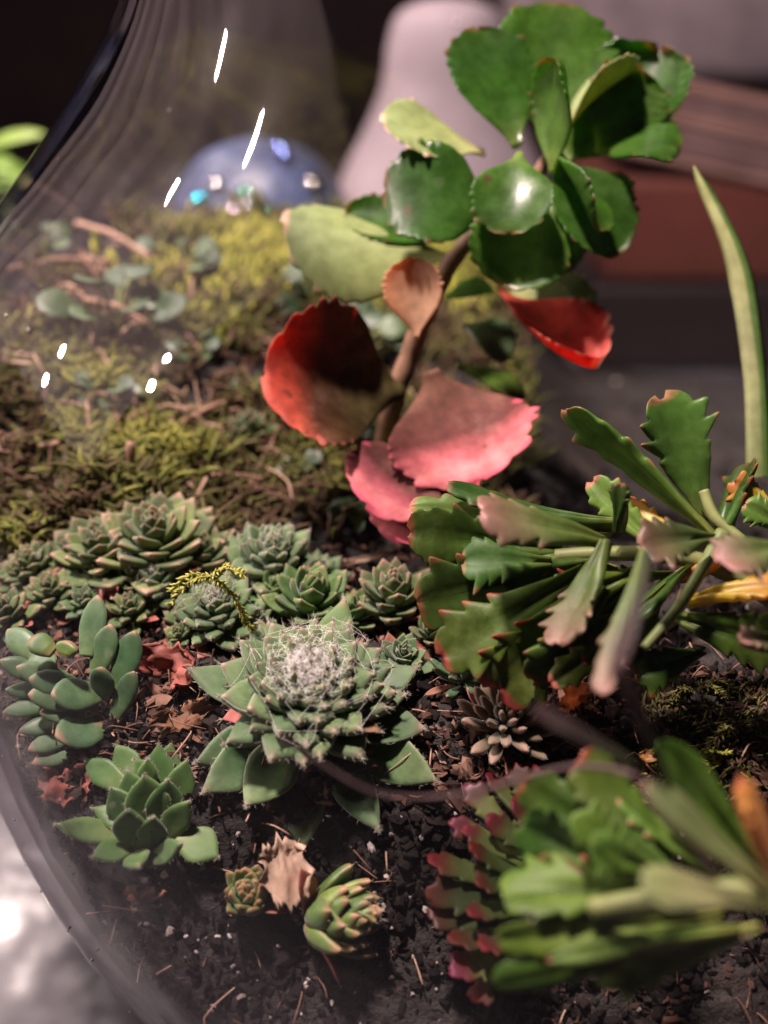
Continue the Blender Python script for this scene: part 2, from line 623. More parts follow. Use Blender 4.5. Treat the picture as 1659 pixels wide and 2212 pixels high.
M['sedbig'] = leaf_mat('lobed_leaf_green', [(0, (.20, .22, .05)), (.3, (.10, .175, .026)), (1, (.065, .135, .017))], edge=(.16, .22, .04), edge_lo=.8, edge_hi=1.1, edge_fac=.5, transl=.3, rough=.34, spec=.22, var=.2, mott=(.65, 1.3), bmp=.2, spots=(300, .72, (.14, .07, .04)))
M['sedspot'] = leaf_mat('pale_spotted_leaf', [(0, (.34, .36, .15)), (.5, (.38, .38, .18)), (1, (.22, .27, .10))], transl=.25, rough=.4, spots=(75, .66, (.07, .04, .02)), var=.04)
M['sedred'] = leaf_mat('red_tipped_leaf', [(0, (.05, .08, .02)), (.68, (.04, .05, .015)), (.82, (.045, .014, .009)), (.94, (.065, .006, .009)), (1, (.10, .008, .012))], edge=(.07, .006, .009), edge_lo=.8, edge_hi=1.15, transl=.16, rough=.42, spec=.14, var=.25, bmp=.15, dust=0)
M['orange'] = leaf_mat('orange_leaf', [(0, (.50, .25, .10)), (.5, (.58, .27, .10)), (1, (.68, .36, .08))], edge=(.6, .16, .1), edge_lo=.7, edge_hi=1.05, transl=.3, rough=.4, var=.05)
# houseleeks
TIP = (.36, .20, .15)
M['semp'] = leaf_mat('houseleek_green', [(0, (.08, .145, .04)), (.55, (.058, .13, .042)), (.9, (.12, .18, .08)), (.96, (.15, .14, .085)), (1, TIP)], edge=(.30, .32, .22), edge_lo=.55, edge_hi=1.05, edge_fac=.7, transl=.12, rough=.5, spec=.35, sheen=.5, var=.13, nscale=500, bmp=.3)
M['sempdull'] = leaf_mat('houseleek_olive', [(0, (.15, .17, .05)), (.55, (.095, .165, .045)), (.85, (.14, .17, .07)), (1, (.36, .22, .16))], edge=(.20, .24, .12), edge_lo=.7, edge_hi=1.1, edge_fac=.5, transl=.15, rough=.55, spec=.3, sheen=.4, var=.18, nscale=500, bmp=.3)
M['sempbright'] = leaf_mat('houseleek_fresh', [(0, (.17, .24, .06)), (.5, (.10, .20, .05)), (.9, (.12, .20, .06)), (1, (.30, .22, .12))], edge=(.24, .30, .13), edge_lo=.7, edge_hi=1.1, edge_fac=.6, transl=.2, rough=.42, spec=.4, sheen=.3, var=.12, nscale=420, bmp=.25)
M['sempfresh'] = leaf_mat('houseleek_leafy_green', [(0, (.17, .23, .07)), (.45, (.09, .18, .05)), (.9, (.08, .165, .045)), (1, (.13, .19, .06))], edge=(.20, .28, .10), edge_lo=.75, edge_hi=1.1, edge_fac=.7, transl=.22, rough=.42, spec=.4, sheen=.3, var=.08, nscale=420, bmp=.2)
M['semplong'] = leaf_mat('finger_leaf_green', [(0, (.10, .17, .06)), (.55, (.065, .145, .06)), (.9, (.08, .145, .065)), (1, (.34, .19, .12))], edge=(.16, .22, .12), edge_lo=.7, edge_hi=1.1, edge_fac=.4, transl=.15, rough=.42, spec=.45, sheen=.25, var=.12, nscale=300, bmp=.35, mott=(.62, 1.3), spots=(300, .69, (.19, .15, .08)))
M['sempbrown'] = leaf_mat('fuzzy_brown_green', [(0, (.10, .07, .035)), (.5, (.12, .10, .05)), (1, (.26, .17, .12))], edge=(.25, .2, .13), edge_lo=.6, edge_hi=1.1, transl=.15, rough=.6, sheen=.5, var=.15, nscale=450)
M['sempwine'] = leaf_mat('houseleek_yellow_red', [(0, (.34, .26, .09)), (.35, (.15, .24, .05)), (.8, (.12, .20, .05)), (1, (.34, .17, .09))], edge=(.30, .22, .10), edge_lo=.75, edge_hi=1.0, transl=.18, rough=.38, spec=.5, sheen=.2, var=.16, nscale=380)
M['wool'] = plain_mat('white_wool', [(0, (.86, .83, .80)), (1, (.96, .94, .92))], 'rnd', .7, .2, 100, (.95, 1.05), 0, transl=.3)
M['hair'] = plain_mat('pale_leaf_hair', [(0, (.50, .46, .38)), (1, (.70, .66, .58))], 'rnd', .6, .2, 100, (.95, 1.05), 0, transl=.3)
# litter
M['dry'] = leaf_mat('dry_brown_leaf', [(0, (.20, .075, .04)), (.5, (.27, .10, .06)), (1, (.38, .18, .12))], transl=.2, rough=.7, var=.2, nscale=260, mott=(.55, 1.35), bmp=.6, tr_tint=(1.2, .8, .5))
M['bract'] = leaf_mat('papery_bract', [(0, (.48, .30, .22)), (.5, (.58, .38, .29)), (1, (.62, .44, .34))], transl=.25, rough=.7, var=.1, nscale=260, mott=(.6, 1.3), bmp=.8, tr_tint=(1, .8, .7))
M['crumb'] = plain_mat('soil_crumb', [(0, (.004, .003, .0025)), (.35, (.012, .007, .005)), (.65, (.05, .024, .016)), (.85, (.14, .065, .045)), (1, (.26, .15, .11))], 'rnd', .8, .25, 500)
M['crumbdark'] = plain_mat('dark_soil_crumb', [(0, (.003, .002, .002)), (.5, (.008, .005, .004)), (.85, (.028, .015, .011)), (1, (.09, .05, .036))], 'rnd', .85, .15, 500)
M['perlite'] = plain_mat('perlite_grain', [(0, (.16, .12, .11)), (1, (.42, .36, .34))], 'rnd', .85, .2, 500)
M['fibre'] = plain_mat('root_fibre', [(0, (.07, .035, .025)), (.5, (.19, .10, .07)), (1, (.46, .30, .22))], 'rnd', .75, .2, 300)
M['moss'] = plain_mat('moss_strand', [(0, (.12, .068, .045)), (.33, (.12, .10, .04)), (.65, (.16, .18, .045)), (1, (.36, .34, .08))], 'rnd', .7, .2, 200, (.8, 1.2), 0, transl=.25)
M['mossyel'] = plain_mat('yellow_moss_strand', [(0, (.26, .30, .05)), (1, (.66, .62, .14))], 'rnd', .7, .2, 200, (.8, 1.2), 0, transl=.3)
M['sprig'] = plain_mat('pale_sprig', [(0, (.34, .36, .07)), (1, (.60, .56, .16))], 'rnd', .6, .2, 200, (.8, 1.2), 0, transl=.3)
M['twig'] = plain_mat('dry_twig', [(0, (.20, .11, .075)), (1, (.42, .27, .20))], 'obj', .75, .2, 260)
M['creep'] = leaf_mat('creeping_round_leaf', [(0, (.06, .10, .04)), (.5, (.05, .095, .04)), (1, (.06, .105, .045))], transl=.2, rough=.4, var=.2, bmp=.1)
M['blade'] = leaf_mat('striped_grass_blade', [(0, (.16, .20, .07)), (.4, (.30, .31, .14)), (1, (.34, .36, .14))], edge=(.085, .16, .035), edge_lo=.02, edge_hi=.25, edge_fac=1.0, transl=.25, rough=.4, var=.03, bmp=.1)
M['lime'] = leaf_mat('lime_green_leaf', [(0, (.14, .24, .04)), (1, (.16, .28, .04))], transl=.3, rough=.4, var=.1)

# ------------------------------------------------------------------ table, room_wall, sheen reflector, soil
TABLE_Z = -9.65
n = 60
xs = np.linspace(-90, 110, n)
ys = np.linspace(-40, 120, n)
V = np.array([(x, y, TABLE_Z) for y in ys for x in xs])
F = [[j * n + i, j * n + i + 1, (j + 1) * n + i + 1, (j + 1) * n + i] for j in range(n - 1) for i in range(n - 1)]
tag(put('table_surface', mesh('table_surface', V, F, M['table'])), kind='structure')


def box(x0, x1, y0, y1, z0, z1, bev=0.0):
    import bmesh
    bm = bmesh.new()
    bmesh.ops.create_cube(bm, size=1)
    for v in bm.verts:
        v.co = ((x0 + x1) / 2 + v.co.x * (x1 - x0), (y0 + y1) / 2 + v.co.y * (y1 - y0), (z0 + z1) / 2 + v.co.z * (z1 - z0))
    if bev:
        bmesh.ops.bevel(bm, geom=bm.edges[:], offset=bev, segments=3, affect='EDGES', profile=.5)
    V = np.array([v.co[:] for v in bm.verts])
    F = [[v.index for v in f.verts] for f in bm.faces]
    bm.free()
    return V, F


V, F = box(-400, 400, 300, 310, -80, 260)
M['wall_dark'] = flat_mat('dark_wall_paint', (.035, .018, .02), (.035, .018, .02), .9, 3)
tag(put('room_wall', mesh('room_wall', V, F, M['wall_dark'], smooth=False)), kind='structure')


def curtain(y0, y1, x0, z0, z1, seed):  # unseen pleated sheet, added so the glass reflects sheen and streaks
    r = random.Random(seed)
    V, F, y, k = [], [], y0, 0
    while y < y1:
        x = x0 + .7 * math.sin(k * 1.05) + r.uniform(-.35, .35)
        zl = z0 + (-8 - z0) * float(sstep(40, 100, y)) + r.uniform(-1, 1)
        for z in (zl, (zl + z1) / 2, z1):
            V.append((x + r.uniform(-.4, .4), y, z))
        y += r.uniform(1.0, 3.2)
        k += 1
    for i in range(k - 1):
        for j in (0, 1):
            F.append([i * 3 + j, i * 3 + j + 1, (i + 1) * 3 + j + 1, (i + 1) * 3 + j])
    return V, F


for (y0_, y1_, z0_) in ((14, 134, 20),):
    V, F = curtain(y0_, y1_, -90, z0_, 125, int(y0_))
    tag(put('wall_curtain', mesh('wall_curtain', V, F, M['wall'])), kind='structure')


def fbm(x, y, z, o=4):
    return mnoise.fractal(Vector((x, y, z)), 1.0, 2.0, o)


NA, NR_ = 260, 240
V = []
for a in range(NA):
    th = 2 * math.pi * a / NA
    ca, sa = math.cos(th), math.sin(th)
    # outermost radius where soil meets the glass
    rm = 5.0
    while rm < 11.5 and rm < jar_r(soil_z(JX + rm * ca, JY + rm * sa)) - 0.32:
        rm += 0.05
    for k in range(NR_):
        f = (k / (NR_ - 1)) ** 0.8
        rr = rm * f
        x, y = JX + rr * ca, JY + rr * sa
        z = float(soil_z(x, y))
        nz = 0.16 * fbm(x * 1.1, y * 1.1, 0) + 0.07 * fbm(x * 4, y * 4, 3) + 0.035 * fbm(x * 11, y * 11, 7)
        V.append((x, y, z + nz * (0.4 + 0.6 * min(1, (1 - f) * 8))))
nskirt = 40
base_n = len(V)
for a in range(NA):
    th = 2 * math.pi * a / NA
    ca, sa = math.cos(th), math.sin(th)
    top = V[a * NR_ + NR_ - 1]
    for k in range(nskirt):
        f = (k + 1) / nskirt
        z = top[2] + (-9.25 - top[2]) * f
        rr = jar_r(z) - 0.34 - 0.10 * abs(fbm(th * 9, z * 1.2, 5))
        V.append((JX + rr * ca, JY + rr * sa, z))
F = []
for a in range(NA):
    b = (a + 1) % NA
    for k in range(NR_ - 1):
        F.append([a * NR_ + k, a * NR_ + k + 1, b * NR_ + k + 1, b * NR_ + k])
    F.append([a * NR_ + NR_ - 1, base_n + a * nskirt, base_n + b * nskirt, b * NR_ + NR_ - 1])
    for k in range(nskirt - 1):
        F.append([base_n + a * nskirt + k, base_n + a * nskirt + k + 1, base_n + b * nskirt + k + 1, base_n + b * nskirt + k])
soil_verts = np.array(V)
tag(put('soil', mesh('soil', V, F, M['soil'])), kind='structure')

# ------------------------------------------------------------------ the glass jar
NTH = 160
zz = np.concatenate([np.linspace(0, len(JPROF) - 1, 110)])
prof = spline([(r, z) for z, r in JPROF], 110)
prof[:, 0] = np.maximum(prof[:, 0], 0.0)
V = []
for side, off in ((0, 0.0), (1, -0.26)):
    for (r, z) in prof:
        for a in range(NTH):
            th = 2 * math.pi * a / NTH
            w = 0.05 * fbm(math.cos(th) * 1.6 + side * 4, math.sin(th) * 1.6, z * 0.22, 2)
            rr = max(r + off, 0.0) + (w if r > 3 else 0)
            zz_ = z + (0.26 if side and z < -9.3 else 0)
            V.append((JX + rr * math.cos(th), JY + rr * math.sin(th), zz_))
F = []
np_ = len(prof)
for i in range(np_ - 1):
    for a in range(NTH):
        b = (a + 1) % NTH
        F.append([i * NTH + a, i * NTH + b, (i + 1) * NTH + b, (i + 1) * NTH + a])
        o_ = np_ * NTH
        F.append([o_ + i * NTH + b, o_ + i * NTH + a, o_ + (i + 1) * NTH + a, o_ + (i + 1) * NTH + b])
for a in range(NTH):
    b = (a + 1) % NTH
    t0 = (np_ - 1) * NTH
    F.append([t0 + a, t0 + b, np_ * NTH + t0 + b, np_ * NTH + t0 + a])
me = mesh('glass_jar', V, F, M['glass'])
me.materials.append(M['glassin'])
half = np_ * NTH
me.polygons.foreach_set('material_index', np.array([1 if min(f) >= half else 0 for f in F], np.int32))
jar = put('glass_jar', me)
tag(jar, 'clear onion-shaped glass terrarium holding soil and all the succulents', 'glass jar')

def add_glass_specks():
    b = Bag()
    r = random.Random(2)
    for _ in range(170):
        th = r.uniform(-2.75, -1.35)
        z = r.uniform(-6, 8.5)
        if _ % 3 == 0:
            th, z = r.gauss(-2.35, .1), r.gauss(3.2, 1.4)
        i = int(np.argmin(np.abs(prof[20:, 1] - z))) + 20
        rr = prof[i, 0] + .05 * fbm(math.cos(th) * 1.6, math.sin(th) * 1.6, z * .22, 2) + .004
        c = np.array([JX + rr * math.cos(th), JY + rr * math.sin(th), prof[i, 1]])
        s_ = r.uniform(.006, .02)
        V = np.array([(1, 0, 0), (-1, 0, 0), (0, 1, 0), (0, -1, 0), (0, 0, 1.6), (0, 0, -1.6)]) * s_ * np.array([r.uniform(.5, 1.4) for _ in range(3)])
        b.add(V + c, [[0, 2, 4], [2, 1, 4], [1, 3, 4], [3, 0, 4], [2, 0, 5], [1, 2, 5], [3, 1, 5], [0, 3, 5]], r.random())
    tag(put('dust_specks', b.mesh('dust_specks', M['perlite']), jar), kind='stuff')


# ------------------------------------------------------------------ rosettes
_leaf_cache = {}


def shared_leaf(key, variants, maker):
    if key not in _leaf_cache:
        _leaf_cache[key] = [maker(i) for i in range(variants)]
    return _leaf_cache[key]


def axis_rot(ax, spin=0.0):
    z = Vector(ax).normalized()
    q = Vector((0, 0, 1)).rotation_difference(z)
    return (q.to_matrix() @ Matrix.Rotation(spin, 3, 'Z'))


STY = {  # outline, width/length, thickness/length, bend, cup, keel, inner elevation, outer elevation, inner len, outer len
    'cob': ('point', .60, .20, .32, .22, .6, 84, 6, .34, .80),
    'open': ('point', .66, .13, .22, .25, .5, 86, 16, .4, 1.0),
    'closed': ('point', .58, .16, .5, .3, .5, 88, 46, .6, 1.0),
    'long': ('long', .36, .19, .25, .15, .4, 80, 12, .55, 1.0),
    'bud': ('point', .58, .13, .5, .35, .5, 88, 18, .55, 1.0),
    'needle': ('long', .26, .17, .3, .1, .4, 82, 10, .5, 1.0),
}


def rosette(name, loc, R, n, sty, mat, ax, label, cat='succulent', group=None, H=.35, spin=0.0, jit=.08, hairs=0, wool=0, outer=None, skip=0, rot_elev=0.0, dead=3):
    rot = axis_rot(ax, spin)
    root = empty(name, loc, label, cat, group, rot)
    ol, wl, tl, bend, cup, keel, e0, e1, l0, l1 = STY[sty]
    meshes = shared_leaf((sty, mat.name), 4, lambda i: (lambda g: (mesh('leaf', g[0], g[1], mat, {'lt': g[2], 'le': g[3]}), g))(
        leaf_geo(1.0, wl * (1 + .08 * (i - 1.5)), ol, tl, bend=bend * (1 + .15 * (i - 1.5)), cup=cup, keel=keel, nt=15, nc=3, seed=i, twist=.1 * (i - 1.5))))
    dmesh = shared_leaf((sty, 'dead'), 2, lambda i: (lambda g: (mesh('leaf', g[0], g[1], M['dry'], {'lt': g[2], 'le': g[3]}), g))(
        leaf_geo(.9, wl * .7, ol, .05, bend=.6 - i, cup=.4, nt=12, nc=3, seed=i + 9, twist=.5)))
    r = random.Random(sum(ord(c) * (i + 1) for i, c in enumerate(label)))
    hv = Bag()
    tips = []
    for i in range(skip, n + dead):
        f = min((i + .5) / n, 1.04)
        az = i * 2.39996 + r.uniform(-jit, jit) * 1.5
        el = R_(e0 + (e1 - e0) * f ** .75 + r.uniform(-6, 6))
        L = R * (l0 + (l1 - l0) * f ** .9) * (1 + r.uniform(-jit, jit))
        rb = R * .22 * f
        z0 = R * H * (1 - f) - R * .12 * f
        ca, sa, ce, se = math.cos(az), math.sin(az), math.cos(el), math.sin(el)
        y = Vector((ca * ce, sa * ce, se))
        z = Vector((-ca * se, -sa * se, ce))
        x = y.cross(z)
        m3 = Matrix((x, y, z)).transposed()
        me, g = meshes[r.randrange(4)] if i < n else dmesh[r.randrange(2)]
        pos = Vector((rb * ca, rb * sa, z0))
        m4 = Matrix.Translation(pos * U) @ m3.to_4x4() @ Matrix.Diagonal((L, L, L, 1)).to_4x4()
        put('leaf', me, root, m4)
        tips.append(np.array(m3) @ (g[4] * L) + np.array(pos))
        if hairs:
            Vl, Fl, LT, LE, _ = g
            idx = [j for j in range(len(Vl)) if LT[j] > .2 and (LE[j] > .75)]
            A = np.array(m3)
            ctr = np.array([0, .55, .05])
            for _ in range(hairs):
                j = r.choice(idx)
                p = A @ (Vl[j] * L) + np.array(pos)
                d = Vl[j] - ctr
                d = A @ (d / (np.linalg.norm(d) + 1e-6))
                d = d + np.array([r.gauss(0, .35) for _ in range(3)])
                ln = R * r.uniform(.025, .065)
                mid = p + d * ln * .5
                end = p + d * ln + np.array([0, 0, r.uniform(-.2, .2) * ln])
                Vh, Fh = tube([p, mid, end], [R * .0024, R * .002, R * .001], 3, False)
                hv.add(Vh, Fh, r.random())
    if hairs:
        tag(put('leaf_hair', hv.mesh('leaf_hair', M['hair']), root), kind='stuff')
    if wool:
        wv = Bag()
        for k in range(wool):
            big = k > wool * .86
            rad = R * ((.20 * r.random() ** .7) if not big else .42 * math.sqrt(r.random()))
            a = r.uniform(0, 6.28)
            c = np.array([rad * math.cos(a), rad * math.sin(a), R * (H + .27) - .1 * rad + r.uniform(-.05, .06) * R])
            d = np.array([r.gauss(0, 1), r.gauss(0, 1), r.gauss(0, .25)])
            d /= np.linalg.norm(d)
            ln = R * r.uniform(.04, .13) * (1.6 if big else 1)
            b = np.array([r.gauss(0, .4), r.gauss(0, .4), r.gauss(0, .35)]) * ln
            P = [c - d * ln * .5, c + b * .5 + np.array([0, 0, .05 * R]), c + d * ln * .5 + b * .2]
            Vh, Fh = tube(spline(P, 6), R * .0022, 3, False)
            wv.add(Vh, Fh, r.random())
        nin = int(n * .75)
        for k in range(int(wool * .035)):            # threads stretched between neighbouring tips
            i = r.randrange(nin)
            j = i + r.choice((5, 8, 13, 3))
            if j >= n:
                continue
            p0, p1 = tips[i] + np.array([r.gauss(0, .03) for _ in range(3)]) * R, tips[j] + np.array([r.gauss(0, .03) for _ in range(3)]) * R
            mid = (p0 + p1) / 2 + np.array([r.gauss(0, .03), r.gauss(0, .03), r.uniform(-.05, .02)]) * R
            Vh, Fh = tube(spline([p0, mid, p1], 6), R * .002, 3, False)
            wv.add(Vh, Fh, r.random())
        tag(put('wool_web', wv.mesh('wool_web', M['wool']), root), kind='stuff')
    return root


def tilt(r, u, t, w=1.0):
    """rosette axis: vertical leaned by a camera-space vector"""
    v = np.array([0, 0, 1.0]) * w + RGT * r + UPV * u - FWD * t
    return tuple(v / np.linalg.norm(v))


G1 = 'houseleek rosettes growing in the soil'
ms = on_soil(672, 1560)
rosette('houseleek', ms + np.array([0, 0, .42]), 1.14, 92, 'cob', M['semp'], tilt(.05, .1, .55), 'large cobweb houseleek with white woolly centre, the sharpest plant in front', group=G1, H=.24, hairs=40, wool=2700)
# its big smooth lower leaves
org = ms + np.array([0, 0, .3])
sk = empty('houseleek', org, 'ring of broad pointed green leaves spreading beneath the woolly houseleek', 'succulent', G1)
c0 = np.array([672, 1545])
for (tx, ty, w, dd) in [(405, 1445, 115, .35), (420, 1650, 105, -.05), (437, 1712, 125, -.2), (530, 1742, 130, -.3), (650, 1840, 110, -.2), (820, 1795, 105, -.3),
                        (945, 1690, 125, -.2), (920, 1575, 130, .05), (905, 1440, 120, .5), (745, 1290, 110, .9), (560, 1340, 100, .7), (880, 1500, 110, .2)]:
    D0 = 11.25
    b = at(c0[0] + (tx - c0[0]) * .22, c0[1] + (ty - c0[1]) * .22, D0 + .35)
    tpt = at(tx, ty, D0 + dd)
    leaf_between(sk, org, b, tpt, w * .88 * D0 / FPX, cdir(0, .8, .8) if ty < 1600 else cdir(0, .12, 1), 'point', M['sempbright'] if ty < 1400 else M['semp'], T=.11, bend=.35, cup=.25, keel=.4, nt=16, nc=4, seed=tx, wave=.03)

hv = Bag()
for o in [c for c in sk.children]:
    vs = o.data.vertices
    le = np.zeros(len(vs), np.float32)
    o.data.attributes['le'].data.foreach_get('value', le)
    idx = np.where(le > .75)[0]
    for _ in range(90):
        v = np.array(vs[int(rng.choice(idx))].co) / U
        d = rng.normal(0, 1, 3)
        d /= np.linalg.norm(d)
        Vh, Fh = tube([v, v + d * .025, v + d * .05], [.0026, .0022, .001], 3, False)
        hv.add(Vh, Fh, rng.random())
tag(put('leaf_hair', hv.mesh('leaf_hair', M['hair']), sk), kind='stuff')

RS = [  # px, py, Rpx, n, style, mat, axis, label, H, hairs, wool, lift
    (235, 1150, 125, 36, 'open', 'sempdull', tilt(-.1, .1, .4), 'olive houseleek at the back left, left one of the two joined rosettes', .4, 6, 0),
    (350, 1140, 150, 40, 'open', 'sempdull', tilt(.05, .1, .4), 'wide olive houseleek standing highest at the back of the rosette bank', .45, 6, 0),
    (590, 1170, 145, 46, 'cob', 'semp', tilt(.1, .1, .45), 'dark green cobweb houseleek behind the rosettes, below the red leaf', .4, 6, 60),
    (352, 1240, 100, 36, 'cob', 'semp', tilt(0, .1, .5), 'small dark green houseleek tucked under the wide olive rosettes', .4, 8, 60),
    (478, 1370, 118, 44, 'cob', 'semp', tilt(-.05, .1, .55), 'dark green houseleek under the yellow moss sprig, left of the woolly one', .45, 14, 110),
    (672, 1290, 105, 28, 'bud', 'sempbright', tilt(.1, .0, .2), 'bright green upright houseleek directly behind the woolly one', .5, 6, 0),
    (850, 1280, 100, 30, 'bud', 'sempdull', tilt(.0, .0, .2), 'dull olive houseleek bud in the shade under the scalloped plant', .5, 0, 0),
    (25, 1300, 85, 28, 'cob', 'sempdull', tilt(-.2, .0, .4), 'small houseleek at the left edge below the brownish rosette', .4, 6, 0),
    (85, 1200, 90, 28, 'cob', 'sempdull', tilt(-.1, .0, .4), 'brownish houseleek with pale pink tips at the far left', .4, 6, 0),
    (228, 1220, 62, 14, 'bud', 'sempwine', tilt(0, 0, .1), 'squat yellow-green houseleek with broad leaves and dry litter round it', .4, 0, 0),
    (500, 1225, 60, 16, 'open', 'sempdull', tilt(.1, .0, .3), 'half hidden olive rosette with papery tips behind the moss sprig', .4, 0, 0),
    (865, 1450, 65, 22, 'open', 'semp', tilt(.3, .0, .4), 'pale woolly offset squeezed against the right side of the main houseleek', .4, 8, 30),
    (120, 1255, 80, 26, 'cob', 'sempdull', tilt(-.1, .1, .4), 'mid-green houseleek between the left-edge rosettes', .4, 5, 0),
    (445, 1150, 100, 32, 'open', 'sempdull', tilt(.1, .1, .4), 'olive houseleek in the back row between the widest olive one and the dark cobweb one', .45, 5, 0),
    (165, 1135, 80, 26, 'open', 'sempdull', tilt(-.2, .1, .3), 'small greyish houseleek at the far left end of the back row', .4, 0, 0),
    (690, 1215, 80, 26, 'cob', 'semp', tilt(.2, .1, .4), 'dark green houseleek at the right end of the back row', .4, 5, 40),
    (285, 1290, 75, 22, 'cob', 'sempdull', tilt(0, .1, .5), 'little olive offset in front of the small dark green houseleek', .4, 5, 0),
    (600, 1255, 80, 24, 'open', 'sempbright', tilt(0, .1, .4), 'fresh green offset between the moss sprig and the upright houseleek', .4, 0, 0),
    (760, 1300, 70, 18, 'bud', 'sempbright', tilt(.2, .1, .2), 'bright green offset right of the upright houseleek', .45, 0, 0),
    (395, 1400, 55, 18, 'cob', 'sempdull', tilt(-.2, .1, .5), 'tiny houseleek pressed against the left of the dark green one', .4, 5, 0),
    (55, 1175, 75, 26, 'cob', 'sempdull', tilt(-.1, .1, .4), 'leftmost houseleek of the back row, partly cut by the picture edge', .4, 4, 0),
    (300, 1195, 85, 28, 'open', 'sempdull', tilt(0, .1, .45), 'olive houseleek wedged in front of the widest rosette', .4, 4, 0),
    (525, 1190, 80, 28, 'cob', 'semp', tilt(.05, .1, .45), 'green houseleek wedged in front of the dark cobweb rosette', .4, 6, 30),
    (190, 1275, 70, 22, 'cob', 'semp', tilt(0, .1, .45), 'green offset above the tallest finger leaf', .4, 5, 0),
    (415, 1300, 70, 22, 'cob', 'sempdull', tilt(0, .1, .45), 'olive offset directly left of the yellow moss sprig', .4, 5, 0),
    (560, 1310, 70, 22, 'cob', 'semp', tilt(.1, .1, .45), 'green offset directly right of the yellow moss sprig', .4, 5, 20),
    (930, 1400, 60, 18, 'bud', 'sempdull', tilt(.1, .1, .3), 'shaded olive bud under the tips of the scalloped leaves', .4, 0, 0),
    (845, 1365, 48, 9, 'needle', 'sempbright', tilt(.1, .1, .2), 'tiny bright green shoot between the woolly houseleek and the scalloped leaves', .4, 0, 0),
    (1000, 1495, 78, 26, 'needle', 'semplong', tilt(.1, .1, .2), 'grey-green finger-leaved rosette right of the woolly houseleek', .4, 8, 0),
    (1090, 1600, 110, 44, 'needle', 'sempbrown', tilt(.1, .0, .45), 'fuzzy brownish rosette of narrow leaves above the red-tipped plant', .35, 10, 0),
    (545, 1965, 88, 30, 'closed', 'sempwine', tilt(-.1, .0, .6), 'half buried yellow-green houseleek in the dark soil, left of the papery bract', .4, 6, 0),
]
for (px, py, Rp, nn, sty, mk, ax, lab, H, hairs, wool) in RS:
    if py < 1200:
        py += 100
        Rp *= .95
    elif py < 1330:
        py += 62
    p = on_soil(px, py)
    D = (p - CAM).dot(FWD)
    Rc = Rp * D / FPX
    rosette('houseleek', p + np.array([0, 0, .05 + .28 * Rc]), Rc, nn, sty, M[mk], ax, lab, group=G1, H=H, hairs=hairs, wool=wool, spin=px * .37)
p = on_soil(690, 1985)
rosette('houseleek', p + np.array([0, -.1, .1]), .70, 34, 'closed', M['sempwine'], tilt(1.1, .1, .5, .35), 'green and red flushed houseleek lying sideways beside the papery bract', group=G1, H=.6, hairs=10, spin=.5)
# fresh bud-shaped rosette at lower left, hand posed
org = on_soil(315, 1815)
hb_ = empty('houseleek', org, 'fresh green bud-shaped houseleek with fine hairs at lower left', 'succulent', G1)
D0 = 11.1
hv = Bag()
for i, (bx, by, tx, ty, w, dn, h) in enumerate([
        (335, 1760, 370, 1604, 92, .3, (.25, .2, 1)), (345, 1770, 342, 1606, 84, .2, (0, .2, 1)), (365, 1770, 404, 1640, 74, .15, (.5, .2, .9)), (300, 1700, 250, 1608, 72, .35, (-.3, .4, .9)),
        (270, 1700, 180, 1640, 60, .3, (-.3, .5, .8)), (330, 1690, 290, 1640, 44, .05, (-.1, .6, .8)), (320, 1700, 318, 1640, 44, 0, (.1, .6, .8)),
        (315, 1790, 275, 1664, 96, .0, (-.25, .2, 1)), (330, 1790, 312, 1674, 100, -.15, (.05, .2, 1)), (350, 1790, 362, 1684, 84, -.1, (.35, .2, .9)), (295, 1790, 240, 1700, 84, 0, (-.4, .25, .9)),
        (300, 1840, 276, 1748, 92, -.35, (-.1, .2, 1)), (330, 1840, 330, 1765, 70, -.35, (.1, .2, 1)), (352, 1810, 410, 1730, 62, -.1, (.35, .35, .9)),
        (265, 1806, 118, 1780, 56, -.1, (-.1, .6, .8)), (285, 1825, 198, 1852, 60, -.3, (-.1, .6, .8)), (318, 1858, 392, 1822, 52, -.45, (.2, .5, .9)), (390, 1800, 472, 1852, 84, -.1, (.3, .5, .9)),
        (290, 1840, 300, 1870, 60, -.5, (0, .7, .8)), (300, 1780, 200, 1745, 60, .2, (-.1, .6, .8))]):
    o = leaf_between(hb_, org, at(bx, by, D0 + .1), at(tx, ty, D0 + dn), w * D0 / FPX, cdir(*h), 'point', M['sempfresh'], T=.10, bend=.35, cup=.25, keel=.4, nt=16, nc=4, seed=i)
    vs = o.data.vertices
    le = np.zeros(len(vs), np.float32)
    o.data.attributes['le'].data.foreach_get('value', le)
    idx = np.where(le > .8)[0]
    for _ in range(60):
        v = np.array(vs[int(rng.choice(idx))].co) / U
        d = np.array([rng.normal(), rng.normal() - .5, rng.normal() + .4])
        d /= np.linalg.norm(d)
        Vh, Fh = tube([v, v + d * .02, v + d * .042], [.0024, .002, .0008], 3, False)
        hv.add(Vh, Fh, rng.random())
tag(put('leaf_hair', hv.mesh('leaf_hair', M['hair']), hb_), kind='stuff')
